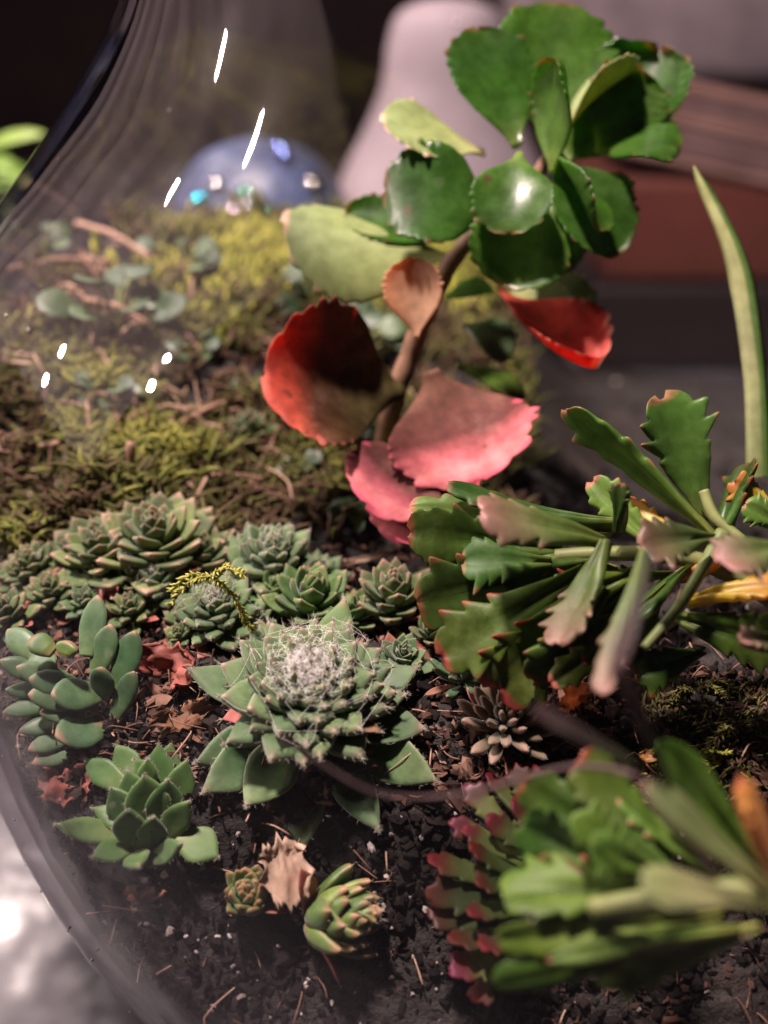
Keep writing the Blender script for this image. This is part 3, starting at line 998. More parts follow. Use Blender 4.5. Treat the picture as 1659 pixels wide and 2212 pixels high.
# finger-leaved rosette on the left, hand posed
org = on_soil(140, 1560)
fl = empty('finger_leaf_succulent', org, 'succulent with plump finger-like green leaves at the left edge', 'succulent')
b0 = np.array([150, 1500])
for (bx, by, tx, ty, w, dn) in [(175, 1410, 212, 1285, 62, .3), (195, 1450, 240, 1348, 62, .1), (240, 1480, 292, 1362, 70, .1), (70, 1410, 15, 1360, 60, .3), (110, 1420, 55, 1440, 60, .0), (100, 1460, 0, 1425, 50, 0),
                                (150, 1470, 35, 1440, 56, -.1), (170, 1480, 62, 1465, 60, -.2), (190, 1500, 60, 1500, 70, -.25), (205, 1490, 110, 1500, 80, -.3), (200, 1520, 85, 1540, 60, -.2), (215, 1560, 120, 1592, 88, -.45),
                                (210, 1500, 218, 1442, 62, -.15), (235, 1545, 290, 1450, 56, -.1), (150, 1540, 40, 1580, 46, -.1), (160, 1570, 60, 1620, 50, -.2), (180, 1590, 70, 1650, 56, -.2), (120, 1480, 10, 1490, 44, .1), (130, 1500, 5, 1540, 46, 0)]:
    D0 = 11.6
    leaf_between(fl, org, at(bx + 12, by + 8, D0 + .1), at(tx, ty, D0 + dn), w * D0 / FPX, cdir(-.05, .5, .9), 'finger', M['semplong'], T=.11, bend=.3, cup=.1, keel=.3, nt=16, nc=4, seed=bx)
for (bx, by, tx, ty) in [(115, 1410, 65, 1378), (140, 1420, 150, 1385)]:
    leaf_between(fl, org, at(bx, by, 11.4), at(tx, ty, 11.4), .3, cdir(0, .7, .7), 'long', M['sempwine'], T=.12, bend=.4, cup=.2, seed=bx)

# ------------------------------------------------------------------ tall round-leaved plant
org = on_soil(812, 985)
D0 = 14.7
ko = empty('round_leaf_plant', org, 'tall plant with round scalloped green leaves on top and red leaves lower down', 'succulent')
pth = spline([org + np.array([0, 0, -.3]), at(850, 870, 15.2), at(882, 775, 14.9), at(915, 690, 14.7), at(952, 605, 14.7), at(992, 545, 14.8), at(1070, 470, 14.8), at(1140, 400, 14.8), at(1185, 340, 14.8)], 40)
rad = np.interp(np.linspace(0, 1, 40), [0, .5, .62, 1], [.17, .15, .13, .10]) * (1 + .08 * np.sin(np.arange(40) * 1.7))
V, F = tube(pth, rad, 9)
put('stem', mesh('stem', V - org, F, M['stem'], {'rnd': np.tile(np.linspace(.2, .9, 9), 40)}), ko)
TH = (6.5, .46, .10, .06)
K = [  # base px,py,dD  tip px,py,dD  width px, hint, mat, bend, cup, curl
    (1190, 300, .3, 1205, 6, .5, 248, (0.05, .15, 1), 'kal', .25, .12, 0),
    (1118, 318, -.1, 1030, 62, .2, 178, (.25, .1, 1), 'kal', .3, .2, 0),
    (1192, 375, -.6, 1205, 125, -1.0, 150, (-.95, .15, .35), 'kal', .35, .25, .1),
    (1205, 305, -.2, 1375, 150, -.1, 160, (-.45, .85, .15), 'kalpale', -.7, .25, .1),
    (1300, 330, .4, 1425, 110, .5, 210, (-.35, .1, 1), 'kal', .5, .45, .1),
    (1290, 330, .2, 1385, 150, 0.0, 160, (.3, .2, 1), 'kal', .5, .4, .1),
    (1300, 325, 0, 1470, 318, -.4, 175, (.1, .75, .8), 'kal', -.5, .1, 0),
    (1190, 335, -.3, 1320, 555, -.3, 180, (.35, .35, 1), 'kal', -.35, .2, .1),
    (1200, 320, -.6, 1290, 500, -1.0, 120, (.9, .25, .5), 'kal', -.3, .3, .1),
    (1120, 330, -.7, 1100, 505, -1.1, 150, (-.15, .3, 1), 'kal', -.3, .25, .05),
    (1180, 420, -.5, 1085, 615, -.7, 190, (.05, .35, 1), 'kal', -.35, .15, 0),
    (1065, 460, -.4, 832, 410, -.7, 215, (-.05, .25, 1), 'kal', -.3, .2, 0),
    (1045, 335, .2, 825, 265, -.4, 200, (-.1, .62, .78), 'kalpale', -.25, .1, 0),
    (985, 560, .2, 612, 480, -.2, 265, (-.1, .55, .85), 'kalpale', .1, -.4, 0),
    (960, 520, .2, 745, 465, .4, 120, (-.05, .6, .8), 'kal', .3, .3, .1),
    (900, 730, -.5, 893, 556, -.7, 125, (-.2, .35, .9), 'peach', .4, .5, .1),
    (875, 845, 0, 572, 808, -.9, 300, (-.15, .1, 1), 'kalred', .5, .75, 0),
    (1078, 622, .2, 1290, 795, -.2, 185, (.15, .7, .7), 'coral', .3, .5, .2),
    (1215, 350, .4, 1300, 235, .5, 140, (.1, .2, 1), 'kal', .3, .2, 0),
    (1225, 400, .5, 1350, 480, .6, 160, (.2, .3, 1), 'kal', -.2, .2, 0),
    (1150, 455, .3, 1215, 595, .2, 130, (.2, .3, 1), 'kal', -.2, .2, 0),
    (1090, 615, .6, 1285, 690, .5, 170, (.35, .1, 1), 'kalpale', .2, .1, 0),
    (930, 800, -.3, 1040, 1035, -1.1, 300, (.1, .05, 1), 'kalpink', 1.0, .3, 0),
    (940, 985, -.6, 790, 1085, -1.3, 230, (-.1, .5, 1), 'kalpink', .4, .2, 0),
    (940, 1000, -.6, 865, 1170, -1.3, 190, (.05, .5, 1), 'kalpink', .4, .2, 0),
    (985, 790, .5, 1135, 860, .7, 90, (.2, .7, .7), 'seddark', -.4, .1, 0),
    (1000, 700, .9, 1110, 760, 1.0, 130, (.2, .5, .8), 'creep', -.3, .1, 0),
    (965, 640, .9, 1060, 620, 1.1, 80, (.1, .8, .6), 'kal', -.3, .1, 0),
    (1160, 560, .5, 1170, 400, .3, 60, (.2, .2, 1), 'kalpale', .1, .1, 0),
]
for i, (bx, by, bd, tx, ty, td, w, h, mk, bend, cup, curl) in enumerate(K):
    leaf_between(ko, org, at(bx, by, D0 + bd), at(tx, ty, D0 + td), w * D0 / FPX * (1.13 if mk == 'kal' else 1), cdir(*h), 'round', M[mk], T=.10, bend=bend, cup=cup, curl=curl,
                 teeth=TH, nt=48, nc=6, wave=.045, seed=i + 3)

# ------------------------------------------------------------------ scalloped plant on the right
org = at(1640, 1420, 11.6)
so = empty('scalloped_sedum', org, 'leafy succulent with scalloped pink-edged leaves leaning in from the right', 'succulent')
q = at(1720, 1330, 11.5)
P = spline([(q[0] + .9, q[1] + .5, float(soil_z(q[0] + .9, q[1] + .5)) - .3), (q[0] + .7, q[1] + .3, q[2] - .5), q], 14)
V, F = tube(P, np.linspace(.17, .13, 14), 8)
put('stem', mesh('stem', V - org, F, M['stemgreen'], {'rnd': np.tile(np.linspace(0, 1, 8), 14)}), so)
for pts, r0, r1 in (([(1720, 1330, 11.5), (1600, 1250, 11.3), (1480, 1205, 11.2), (1330, 1195, 11.2), (1200, 1200, 11.4)], .13, .08),
                    ([(1700, 1300, 11.8), (1610, 1180, 12), (1545, 1120, 12.1), (1520, 1060, 12.2)], .1, .07),
                    ([(1560, 1150, 11), (1480, 1290, 10.6), (1390, 1400, 10.4)], .08, .05)):
    P = spline([at(*q) for q in pts], 24)
    V, F = tube(P, np.linspace(r0, r1, 24), 8)
    put('stem', mesh('stem', V - org, F, M['stemgreen'], {'rnd': np.tile(np.linspace(0, 1, 8), 24)}), so)
TS = (3.6, .46, .40, .17, 1)
E = [  # base, tip, width, hint, mat, bend, cup, outline
    (1545, 1165, 11.9, 1222, 885, 12.0, 105, (-.75, -.25, .55), 'sed', .1, .15, 'wedge'),
    (1530, 1125, 12.4, 1430, 862, 12.3, 190, (-.2, .15, 1), 'sed', .15, .15, 'wedge'),
    (1335, 1125, 11.6, 968, 1045, 11.8, 80, (.1, .9, .45), 'sed', .2, .1, 'wedge'),
    (1320, 1150, 11.7, 885, 1095, 12.0, 90, (-.1, .45, .9), 'sed', .25, .1, 'wedge'),
    (1310, 1168, 10.8, 1040, 1105, 10.3, 165, (.1, .75, .75), 'sedpink', -.2, -.1, 'wedge'),
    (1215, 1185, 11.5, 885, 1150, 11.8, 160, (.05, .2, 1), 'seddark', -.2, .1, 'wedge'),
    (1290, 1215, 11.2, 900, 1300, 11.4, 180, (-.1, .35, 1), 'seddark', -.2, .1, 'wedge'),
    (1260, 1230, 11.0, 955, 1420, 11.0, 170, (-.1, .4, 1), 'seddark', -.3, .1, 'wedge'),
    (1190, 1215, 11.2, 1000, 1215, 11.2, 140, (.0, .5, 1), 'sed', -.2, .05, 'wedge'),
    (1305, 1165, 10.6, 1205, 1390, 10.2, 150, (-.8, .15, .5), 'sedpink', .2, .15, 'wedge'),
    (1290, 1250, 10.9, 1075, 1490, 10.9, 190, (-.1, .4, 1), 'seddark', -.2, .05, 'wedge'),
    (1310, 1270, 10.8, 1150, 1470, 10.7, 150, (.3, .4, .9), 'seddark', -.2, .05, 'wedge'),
    (1545, 1160, 10.6, 1385, 1180, 10.2, 130, (-.1, .5, 1), 'sedpink', -.2, .1, 'wedge'),
    (1390, 1190, 9.6, 1300, 1500, 8.6, 85, (-.8, .2, .5), 'sedpink', -.15, .1, 'wedge'),
    (1330, 1150, 11.0, 1340, 1045, 10.8, 60, (-.8, .2, .4), 'seddark', .1, .1, 'wedge'),
    (1480, 1300, 11.0, 1690, 1275, 10.6, 80, (0, .7, .7), 'sedyel', -.2, .1, 'wedge'),
    (1450, 1330, 11.2, 1700, 1400, 10.7, 150, (0, .4, .9), 'seddark', -.2, .05, 'wedge'),
    (1520, 1405, 11.2, 1370, 1455, 11.0, 110, (0, .3, .9), 'seddark', -.2, .05, 'wedge'),
    (1700, 1180, 9.8, 1560, 1215, 9.5, 150, (0, .5, 1), 'sedpink', -.2, .05, 'wedge'),
    (1690, 1120, 12.2, 1585, 1040, 12.2, 80, (-.2, .5, .8), 'sedyel', .1, .1, 'wedge'),
    (1700, 1150, 11.9, 1610, 1090, 11.8, 80, (-.2, .6, .8), 'sed', .1, .1, 'wedge'),
    (1720, 1400, 9.9, 1600, 1380, 9.7, 80, (0, .6, .8), 'sedpink', .1, .1, 'wedge'),
    (1320, 1330, 10.8, 1235, 1405, 10.6, 50, (-.1, .75, .7), 'sed', -.1, .1, 'egg'),
    (1500, 1215, 11.2, 1370, 1340, 10.7, 60, (-.2, .6, .8), 'sed', -.1, .1, 'spoon'),
    (1440, 1260, 10.9, 1260, 1430, 10.5, 70, (-.3, .5, .8), 'seddark', -.1, .1, 'wedge'),
    (1400, 1330, 10.8, 1190, 1475, 10.5, 80, (-.2, .7, .7), 'seddark', -.1, .1, 'wedge'),
    (1450, 1210, 11.6, 1280, 1040, 12.2, 90, (-.3, .4, .9), 'sed', .1, .1, 'wedge'),
    (1500, 1190, 11.8, 1340, 1085, 12.4, 90, (0, .4, .9), 'sedyel', .1, .1, 'wedge'),
    (1460, 1240, 11.4, 1560, 1200, 11.0, 60, (0, .8, .5), 'orange', .1, .1, 'egg'),
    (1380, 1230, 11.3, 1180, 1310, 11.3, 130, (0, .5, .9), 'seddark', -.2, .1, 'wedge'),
    (1550, 1190, 12.0, 1620, 1000, 12.4, 100, (-.9, .2, .4), 'seddark', .1, .1, 'wedge'),
]
rE = random.Random(3)
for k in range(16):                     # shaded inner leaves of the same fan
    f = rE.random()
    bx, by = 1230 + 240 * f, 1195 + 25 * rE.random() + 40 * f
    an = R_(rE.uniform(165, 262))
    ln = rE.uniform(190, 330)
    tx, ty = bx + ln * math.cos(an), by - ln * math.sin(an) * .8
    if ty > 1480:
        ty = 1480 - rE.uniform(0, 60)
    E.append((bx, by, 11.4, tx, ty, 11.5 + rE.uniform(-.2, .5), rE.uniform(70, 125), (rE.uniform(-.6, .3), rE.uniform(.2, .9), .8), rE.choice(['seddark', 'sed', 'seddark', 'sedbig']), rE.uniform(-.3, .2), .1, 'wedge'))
for i, (bx, by, bD, tx, ty, tD, w, h, mk, bend, cup, ol) in enumerate(E):
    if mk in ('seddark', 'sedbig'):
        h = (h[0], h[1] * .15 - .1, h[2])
    leaf_between(so, org, at(bx, by, bD), at(tx, ty, tD), w * .88 * (bD + tD) / 2 / FPX, cdir(*h), ol, M[mk], T=.14, bend=bend + rE.uniform(-.35, .35), cup=cup + rE.uniform(-.1, .2),
                 teeth=TS if ol == 'wedge' else None, nt=60 if ol == 'wedge' else 20, nc=6, seed=i + 40, twist=rE.uniform(-.5, .5), rib=.7, wave=.05)

# ------------------------------------------------------------------ nearest plant, lower right
org = at(1700, 1960, 7.95)
fo = empty('lobed_sedum', org, 'nearest succulent, blurred lobed green leaves radiating from a stem at lower right', 'succulent')
q = at(1760, 1960, 7.8)
P = spline([(q[0] + .8, q[1] + .9, float(soil_z(q[0] + .8, q[1] + .9)) - .3), (q[0] + .6, q[1] + .5, q[2] - .9), q, at(1660, 1930, 7.75), at(1560, 1925, 7.75), at(1400, 1945, 7.9), at(1280, 1960, 8.2)], 24)
V, F = tube(P, np.linspace(.16, .09, 24), 8)
put('stem', mesh('stem', V - org, F, M['stemgreen'], {'rnd': np.tile(np.linspace(0, 1, 8), 24)}), fo)
FL = [
    (1665, 1925, 8.6, 1392, 1695, 8.4, 105, (-.35, .75, .6), 'kalpale', .1, .1, 'slim'),
    (1650, 1890, 9.0, 1425, 1600, 9.0, 115, (-.5, .1, .9), 'sedbig', .1, .1, 'slim'),
    (1680, 1965, 8.5, 1385, 1905, 8.3, 125, (0, .6, .8), 'sedspot', .05, .05, 'spoon'),
    (1500, 1935, 9.0, 1085, 1925, 9.2, 165, (0, .6, .8), 'sedbig', -.2, .1, 'wedge'),
    (1560, 1975, 9.1, 1080, 2030, 9.0, 110, (-.05, .75, .6), 'sedbig', -.1, .35, 'wedge'),
    (1560, 1995, 9.1, 1068, 2125, 9.0, 120, (-.05, .25, 1), 'sedbig', -.15, -.35, 'wedge'),
    (1600, 2005, 8.9, 1180, 2075, 8.8, 60, (-.05, .8, .5), 'sed', -.1, .2, 'slim'),
    (1640, 2000, 9.0, 1290, 2105, 9.0, 130, (0, .15, 1), 'sedbig', -.15, .1, 'wedge'),
    (1350, 1900, 9.3, 1130, 1780, 9.6, 150, (-.2, .6, .8), 'sedbig', .35, .3, 'wedge'),
    (1400, 1890, 9.0, 1235, 1770, 9.1, 130, (0, .7, .7), 'sedbig', .3, .3, 'wedge'),
    (1440, 1890, 9.0, 1280, 1830, 8.9, 120, (0, .7, .7), 'sedbig', .2, .2, 'wedge'),
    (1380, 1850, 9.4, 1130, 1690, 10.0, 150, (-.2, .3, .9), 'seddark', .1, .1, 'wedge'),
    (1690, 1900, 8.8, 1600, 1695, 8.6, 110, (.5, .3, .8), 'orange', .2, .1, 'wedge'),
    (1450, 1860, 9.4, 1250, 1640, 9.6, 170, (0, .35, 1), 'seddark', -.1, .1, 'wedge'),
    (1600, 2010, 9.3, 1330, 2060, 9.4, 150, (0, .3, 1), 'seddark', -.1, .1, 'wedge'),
]
for k in range(12):
    f = rE.random()
    bx, by = 1400 + 200 * f, 1925 + rE.uniform(-20, 30)
    an = R_(rE.uniform(140, 205))
    ln = rE.uniform(190, 330)
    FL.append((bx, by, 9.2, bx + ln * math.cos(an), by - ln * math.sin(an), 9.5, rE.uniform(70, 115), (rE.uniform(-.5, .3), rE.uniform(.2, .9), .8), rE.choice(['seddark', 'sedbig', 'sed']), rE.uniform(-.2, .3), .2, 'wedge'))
for i, (bx, by, bD, tx, ty, tD, w, h, mk, bend, cup, ol) in enumerate(FL):
    k_ = .865 if mk in ('kalpale', 'sedspot', 'orange') else .925
    bD, tD = bD * k_, tD * k_
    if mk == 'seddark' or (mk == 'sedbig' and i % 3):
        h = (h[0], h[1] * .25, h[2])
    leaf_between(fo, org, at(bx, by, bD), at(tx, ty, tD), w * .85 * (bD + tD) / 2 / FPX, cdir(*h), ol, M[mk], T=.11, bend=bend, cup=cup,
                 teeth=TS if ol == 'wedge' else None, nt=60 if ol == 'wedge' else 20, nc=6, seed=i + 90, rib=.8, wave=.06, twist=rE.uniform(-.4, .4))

M['dusk'] = leaf_mat('dusky_ghost_leaf', [(0, (.06, .075, .03)), (.5, (.05, .038, .034)), (1, (.06, .028, .032))], transl=.3, rough=.45, spec=.25, var=.05, dust=.1)  # dusky leaves added to imitate the ghosted smear in the glass
for i, (bx, by, bD, tx, ty, tD, w, h, mk) in enumerate([
        (1400, 1185, 7.6, 1325, 1470, 7.1, 50, (-.8, .1, .5), 'dusk'), (1440, 1690, 7.3, 1330, 1440, 7.0, 44, (-.7, .1, .6), 'dusk'),
        (1390, 1660, 7.3, 1150, 1530, 7.3, 42, (0, .3, 1), 'dusk')]):
    leaf_between(fo, org, at(bx, by, bD), at(tx, ty, tD), w * bD / FPX, cdir(*h), 'slim', M[mk], T=.08, bend=.3, cup=.2, nt=20, nc=4, seed=i + 300, rib=.5, wave=.05)
P = spline([at(1560, 1920, 7.8), at(1470, 1790, 7.6), at(1420, 1700, 7.5), at(1250, 1655, 7.9), at(1000, 1715, 8.0), at(820, 1715, 7.95), at(680, 1640, 7.9), at(550, 1560, 7.9)], 40)  # thin strand added to imitate the ghosted reflection across the glass
V, F = tube(P, np.concatenate([np.linspace(.035, .024, 20), np.linspace(.024, .006, 20)]), 7)
M['ghoststrand'] = plain_mat('purple_ghost_strand', [(0, (.05, .03, .03)), (1, (.09, .055, .055))], 'rnd', .7, .2, 260)
put('ghost_strand', mesh('ghost_strand', V - org, F, M['ghoststrand'], {'rnd': np.tile(np.linspace(0, 1, 7), 40)}), fo)

# ------------------------------------------------------------------ red-tipped plant
org = on_soil(1180, 1960)
ro = empty('red_tipped_sedum', org, 'low succulent with glossy dark leaves and crimson tips beside the dark soil', 'succulent')
P = spline([org, at(1190, 1930, 10.6), at(1200, 1880, 10.5)], 10)
V, F = tube(P, np.linspace(.12, .08, 10), 8)
put('stem', mesh('stem', V - org, F, M['stem'], {'rnd': np.tile(np.linspace(0, 1, 8), 10)}), ro)
RL = [(1130, 1830, 1005, 1705, 75, .3), (1170, 1800, 1062, 1660, 60, .4), (1180, 1800, 1095, 1655, 70, .4), (1200, 1800, 1155, 1650, 75, .5), (1130, 1850, 980, 1765, 70, .1), (1130, 1870, 1000, 1800, 66, .0),
      (1130, 1920, 920, 1850, 85, -.1), (1140, 1950, 915, 1925, 95, -.2), (1150, 1900, 1010, 1840, 80, -.2), (1160, 1990, 930, 1968, 90, -.2), (1160, 2020, 965, 2030, 95, -.4), (1150, 2050, 985, 2090, 100, -.4),
      (1160, 2080, 1010, 2160, 90, -.3), (1150, 1960, 1000, 1985, 80, -.5), (1150, 2000, 1030, 2050, 90, -.6), (1180, 1850, 1050, 1760, 80, -.1), (1200, 1860, 1120, 1730, 90, .1), (1150, 1930, 1020, 1900, 80, -.4)]
for i, (bx, by, tx, ty, w, dn) in enumerate(RL):
    leaf_between(ro, org, at(bx, by, 10.5), at(tx + rE.uniform(-14, 14), ty + rE.uniform(-14, 14), 10.6 + dn), w * 10.5 / FPX * .74, cdir(-.1, .75, .65), 'slim', M['sedred'], T=.09, bend=rE.uniform(0, .45), twist=rE.uniform(-.5, .5), cup=.15,
                 teeth=(2.2, .5, .42, .24, 1), nt=44, nc=5, seed=i + 130)

# ------------------------------------------------------------------ grass blade and litter
org = on_soil(1610, 1040)
gb = empty('grass_blade', org, 'single striped grass blade curving up at the right edge', 'grass blade')
P = spline([at(1640, 1030, 13.6), at(1630, 800, 13.8), at(1590, 560, 14.0), at(1498, 360, 14.2)], 30)
s = np.linspace(0, 1, 30)
wd = np.interp(s, [0, .3, .6, .9, 1], [.19, .17, .19, .10, .01])
V, F, LT, LE = [], [], [], []
for i in range(30):
    for k, c in enumerate((-1, -.5, 0, .5, 1)):
        V.append(P[i] + RGT * c * wd[i] - FWD * .05 * (1 - abs(c)) + UPV * c * wd[i] * .1)
        LT.append(s[i])
        LE.append(0.0 if c < .2 else .35)
for i in range(30):
    for k, c in enumerate((.5, 0, -.5)):
        V.append(P[i] + RGT * c * wd[i] + FWD * .04)
        LT.append(s[i])
        LE.append(.35)
for i in range(29):
    r0 = [i * 5 + k for k in range(5)] + [150 + i * 3 + k for k in range(3)]
    r1 = [(i + 1) * 5 + k for k in range(5)] + [150 + (i + 1) * 3 + k for k in range(3)]
    for k in range(8):
        F.append([r0[k], r0[(k + 1) % 8], r1[(k + 1) % 8], r1[k]])
put('blade', mesh('blade', np.array(V) - org, F, M['blade'], {'lt': LT, 'le': LE}), gb)


def curled(name, px, py, w, h, mat, label, cat, lift=.1, seed=0, amp=.35, yaw=0.0, lean=0.0, grp=None, thick=.03):
    """crumpled papery scrap: a bent, torn sheet with thickness"""
    r = random.Random(seed)
    p = on_soil(px, py) + np.array([0, 0, lift])
    nu, nv = 14, 12
    D = (p - CAM).dot(FWD)
    W_, H_ = w * D / FPX, h * D / FPX
    ed = [1 + r.uniform(-.22, .2) for _ in range(nu)], [1 + r.uniform(-.2, .2) for _ in range(nv)]
    top = []
    for j in range(nv):
        for i in range(nu):
            u, v = i / (nu - 1) * 2 - 1, j / (nv - 1) * 2 - 1
            k = (1 - .25 * abs(u) * abs(v))
            x = u * W_ / 2 * k * ed[1][j]
            y = v * H_ / 2 * k * ed[0][i]
            z = amp * W_ * (.5 * u * u + .25 * math.sin(3 * u + seed) * v + .55 * fbm(u * 1.3 + seed * 3.1, v * 1.3, seed))
            top.append((x, y, z))
    T = np.array(top)
    allv = np.concatenate([T, T - np.array([0, 0, thick])])
    e = Vector((R_(38) + lean, 0, yaw))
    rot = np.array(Matrix.Rotation(yaw, 3, 'Z') @ Matrix.Rotation(R_(35) + lean, 3, 'X'))
    allv = allv @ rot.T
    F = []
    o_ = nu * nv
    for j in range(nv - 1):
        for i in range(nu - 1):
            a = j * nu + i
            F.append([a, a + 1, a + nu + 1, a + nu])
            F.append([o_ + a + nu, o_ + a + nu + 1, o_ + a + 1, o_ + a])
    rim = [i for i in range(nu)] + [j * nu + nu - 1 for j in range(1, nv)] + [(nv - 1) * nu + i for i in range(nu - 2, -1, -1)] + [j * nu for j in range(nv - 2, 0, -1)]
    for k in range(len(rim)):
        a, b = rim[k], rim[(k + 1) % len(rim)]
        F.append([b, a, o_ + a, o_ + b])
    lt = np.array([r.random() * .3 + .35 for _ in range(len(allv))])
    o = put(name, mesh(name, allv, F, mat, {'lt': lt, 'le': lt * 0}))
    o.location = Vector(p * U)
    tag(o, label, cat, grp)
    return o


curled('dry_leaf', 375, 1470, 150, 95, M['dry'], 'curled reddish brown dead leaf between the finger leaves and the woolly rosette', 'dead leaf', .25, 3, .5, -.5, .35)
curled('dry_leaf', 395, 1565, 130, 60, M['dry'], 'torn brown leaf litter below the curled dead leaf', 'dead leaf', .1, 5, .4, .4)
curled('papery_bract', 622, 1965, 110, 150, M['bract'], 'pale crumpled papery bract between the two lowest rosettes', 'dry bract', .6, 8, .4, .3, .1)
curled('dry_leaf', 245, 1345, 60, 110, M['dry'], 'brown papery scrap standing behind the finger leaves', 'dead leaf', .2, 11, .4, 1.0, .6)
curled('dry_leaf', 615, 1330, 50, 28, M['dry'], 'small dark brown chip lying behind the woolly houseleek', 'bark chip', .4, 13, .4, .8, .2)
curled('dry_leaf', 545, 1215, 70, 90, M['kalred'], 'dull pink dead leaf standing between the two back rosettes', 'dead leaf', .25, 17, .3, .2, .8)
curled('dry_leaf', 150, 1700, 120, 90, M['dry'], 'mat of brown fibres left of the bud-shaped houseleek', 'leaf litter', .05, 19, .5, .2)
curled('dry_leaf', 320, 1935, 90, 40, M['dry'], 'brown bark fragment on dark soil under the bud-shaped houseleek', 'bark chip', .06, 23, .4, .2)
curled('dry_leaf', 855, 1500, 80, 60, M['dry'], 'brown litter scrap beside the pale woolly offset', 'leaf litter', .05, 29, .5, .5)
curled('dry_leaf', 1230, 1545, 90, 70, M['peach'], 'translucent tan dead leaf hanging under the scalloped plant', 'dead leaf', .3, 31, .3, .5, .7)
curled('dry_leaf', 790, 1225, 120, 16, M['bract'], 'thin tan straw lying behind the dull houseleek', 'straw', .15, 37, .1, .35)
curled('dry_leaf', 1395, 1675, 45, 28, M['orange'], 'small salmon pink fallen leaf near the lobed plant', 'fallen leaf', .3, 41, .3, .1)

# crumbs, perlite, fibres
ICO_V = []
_t = (1 + 5 ** .5) / 2
for a, b in ((-1, _t), (1, _t), (-1, -_t), (1, -_t)):
    ICO_V.append((a, b, 0))
for a, b in ((-1, _t), (1, _t), (-1, -_t), (1, -_t)):
    ICO_V.append((0, a, b))
for a, b in ((_t, -1), (_t, 1), (-_t, -1), (-_t, 1)):
    ICO_V.append((a, 0, b))
ICO_V = np.array(ICO_V) / 1.9
ICO_F = np.array([[0, 11, 5], [0, 5, 1], [0, 1, 7], [0, 7, 10], [0, 10, 11], [1, 5, 9], [5, 11, 4], [11, 10, 2], [10, 7, 6], [7, 1, 8], [3, 9, 4], [3, 4, 2], [3, 2, 6], [3, 6, 8], [3, 8, 9], [4, 9, 5], [2, 4, 11], [6, 2, 10], [8, 6, 7], [9, 8, 1]])


def grains(name, pts, sizes, mat, vals, flat=.7):
    k = len(pts)
    V = ICO_V[None] * (1 + rng.uniform(-.35, .35, (k, 12, 1)))
    sc = rng.uniform(.6, 1.3, (k, 1, 3)) * np.array([1, 1, flat])
    if flat < .9:
        sc = rng.uniform(.35, 1.9, (k, 1, 3)) * np.array([1.3, .8, .5])
    ang = rng.uniform(0, 6.28, k)
    V = V * sc
    c, s_ = np.cos(ang)[:, None], np.sin(ang)[:, None]
    tl = rng.normal(0, .7, k)
    c2, s2 = np.cos(tl)[:, None], np.sin(tl)[:, None]
    V = np.stack([V[..., 0] * c2 - V[..., 2] * s2, V[..., 1], V[..., 0] * s2 + V[..., 2] * c2], -1)
    V = np.stack([V[..., 0] * c - V[..., 1] * s_, V[..., 0] * s_ + V[..., 1] * c, V[..., 2]], -1)
    V = V * np.asarray(sizes)[:, None, None] + np.asarray(pts)[:, None, :]
    F = (ICO_F[None] + 12 * np.arange(k)[:, None, None]).reshape(-1, 3)
    o = put(name, mesh(name, V.reshape(-1, 3), F, mat, {'rnd': np.repeat(vals, 12)}, smooth=False))
    tag(o, kind='stuff')
    return o


def visible_soil_points(k, x0=0, x1=1659, y0=1000, y1=2260):
    out = []
    while len(out) < k:
        px, py = rng.uniform(x0, x1), rng.uniform(y0, y1)
        p = on_soil(px, py)
        if math.hypot(p[0] - JX, p[1] - JY) < jar_r(p[2]) - .4:
            out.append(p)
        else:
            # pressed against the inside of the glass
            a = math.atan2(p[1] - JY, p[0] - JX)
            rr = jar_r(p[2]) - .38
            q = np.array([JX + rr * math.cos(a), JY + rr * math.sin(a), p[2]])
            out.append(q)
    return np.array(out)


pts = visible_soil_points(9000)
grains('soil_crumbs', pts + rng.normal(0, .03, pts.shape), np.minimum(rng.gamma(2.2, .015, len(pts)) + .012, .08), M['crumbdark'], np.clip(rng.beta(.9, 3.2, len(pts)), 0, 1))
pts = np.concatenate([visible_soil_points(3400, 0, 1250, 1180, 1740), visible_soil_points(1100, 1150, 1659, 1450, 1750)])
grains('soil_crumbs', pts + np.array([0, 0, .04]), np.minimum(rng.gamma(1.8, .018, len(pts)) + .01, .09), M['crumb'], np.clip(rng.beta(2.2, 1.2, len(pts)), 0, 1))
pts = visible_soil_points(1500, 1150, 1659, 1850, 2230)
grains('soil_crumbs', pts + rng.normal(0, .03, pts.shape), np.minimum(rng.gamma(2.0, .013, len(pts)) + .01, .08), M['crumb'], np.clip(rng.beta(1.2, 2.4, len(pts)), 0, 1))
pts = visible_soil_points(130, 100, 1050, 1650, 2230)
grains('perlite_grains', pts + np.array([0, -.02, .05]), rng.gamma(1.6, .010, len(pts)) + .010, M['perlite'], rng.random(len(pts)), 1.0)
pts = visible_soil_points(60, 0, 1659, 1250, 2230)
grains('perlite_grains', pts + np.array([0, -.02, .05]), rng.gamma(2.0, .01, len(pts)) + .012, M['perlite'], rng.random(len(pts)), 1.0)

bag = Bag()
for p in np.concatenate([visible_soil_points(260, 0, 1659, 1300, 1720), visible_soil_points(70, 0, 1659, 1750, 2230)]):
    d = np.array([rng.normal(), rng.normal(), rng.normal() * .5])
    d /= np.linalg.norm(d)
    ln = rng.uniform(.15, .7)
    b = rng.normal(0, .18, 3) * ln
    P = spline([p - d * ln / 2 + [0, 0, .05], p + b + [0, 0, .12], p + d * ln / 2 + [0, 0, .06]], 7)
    Vh, Fh = tube(P, rng.uniform(.004, .013), 4)
    bag.add(Vh, Fh, rng.random())
tag(put('root_fibres', bag.mesh('root_fibres', M['fibre'])), kind='stuff')

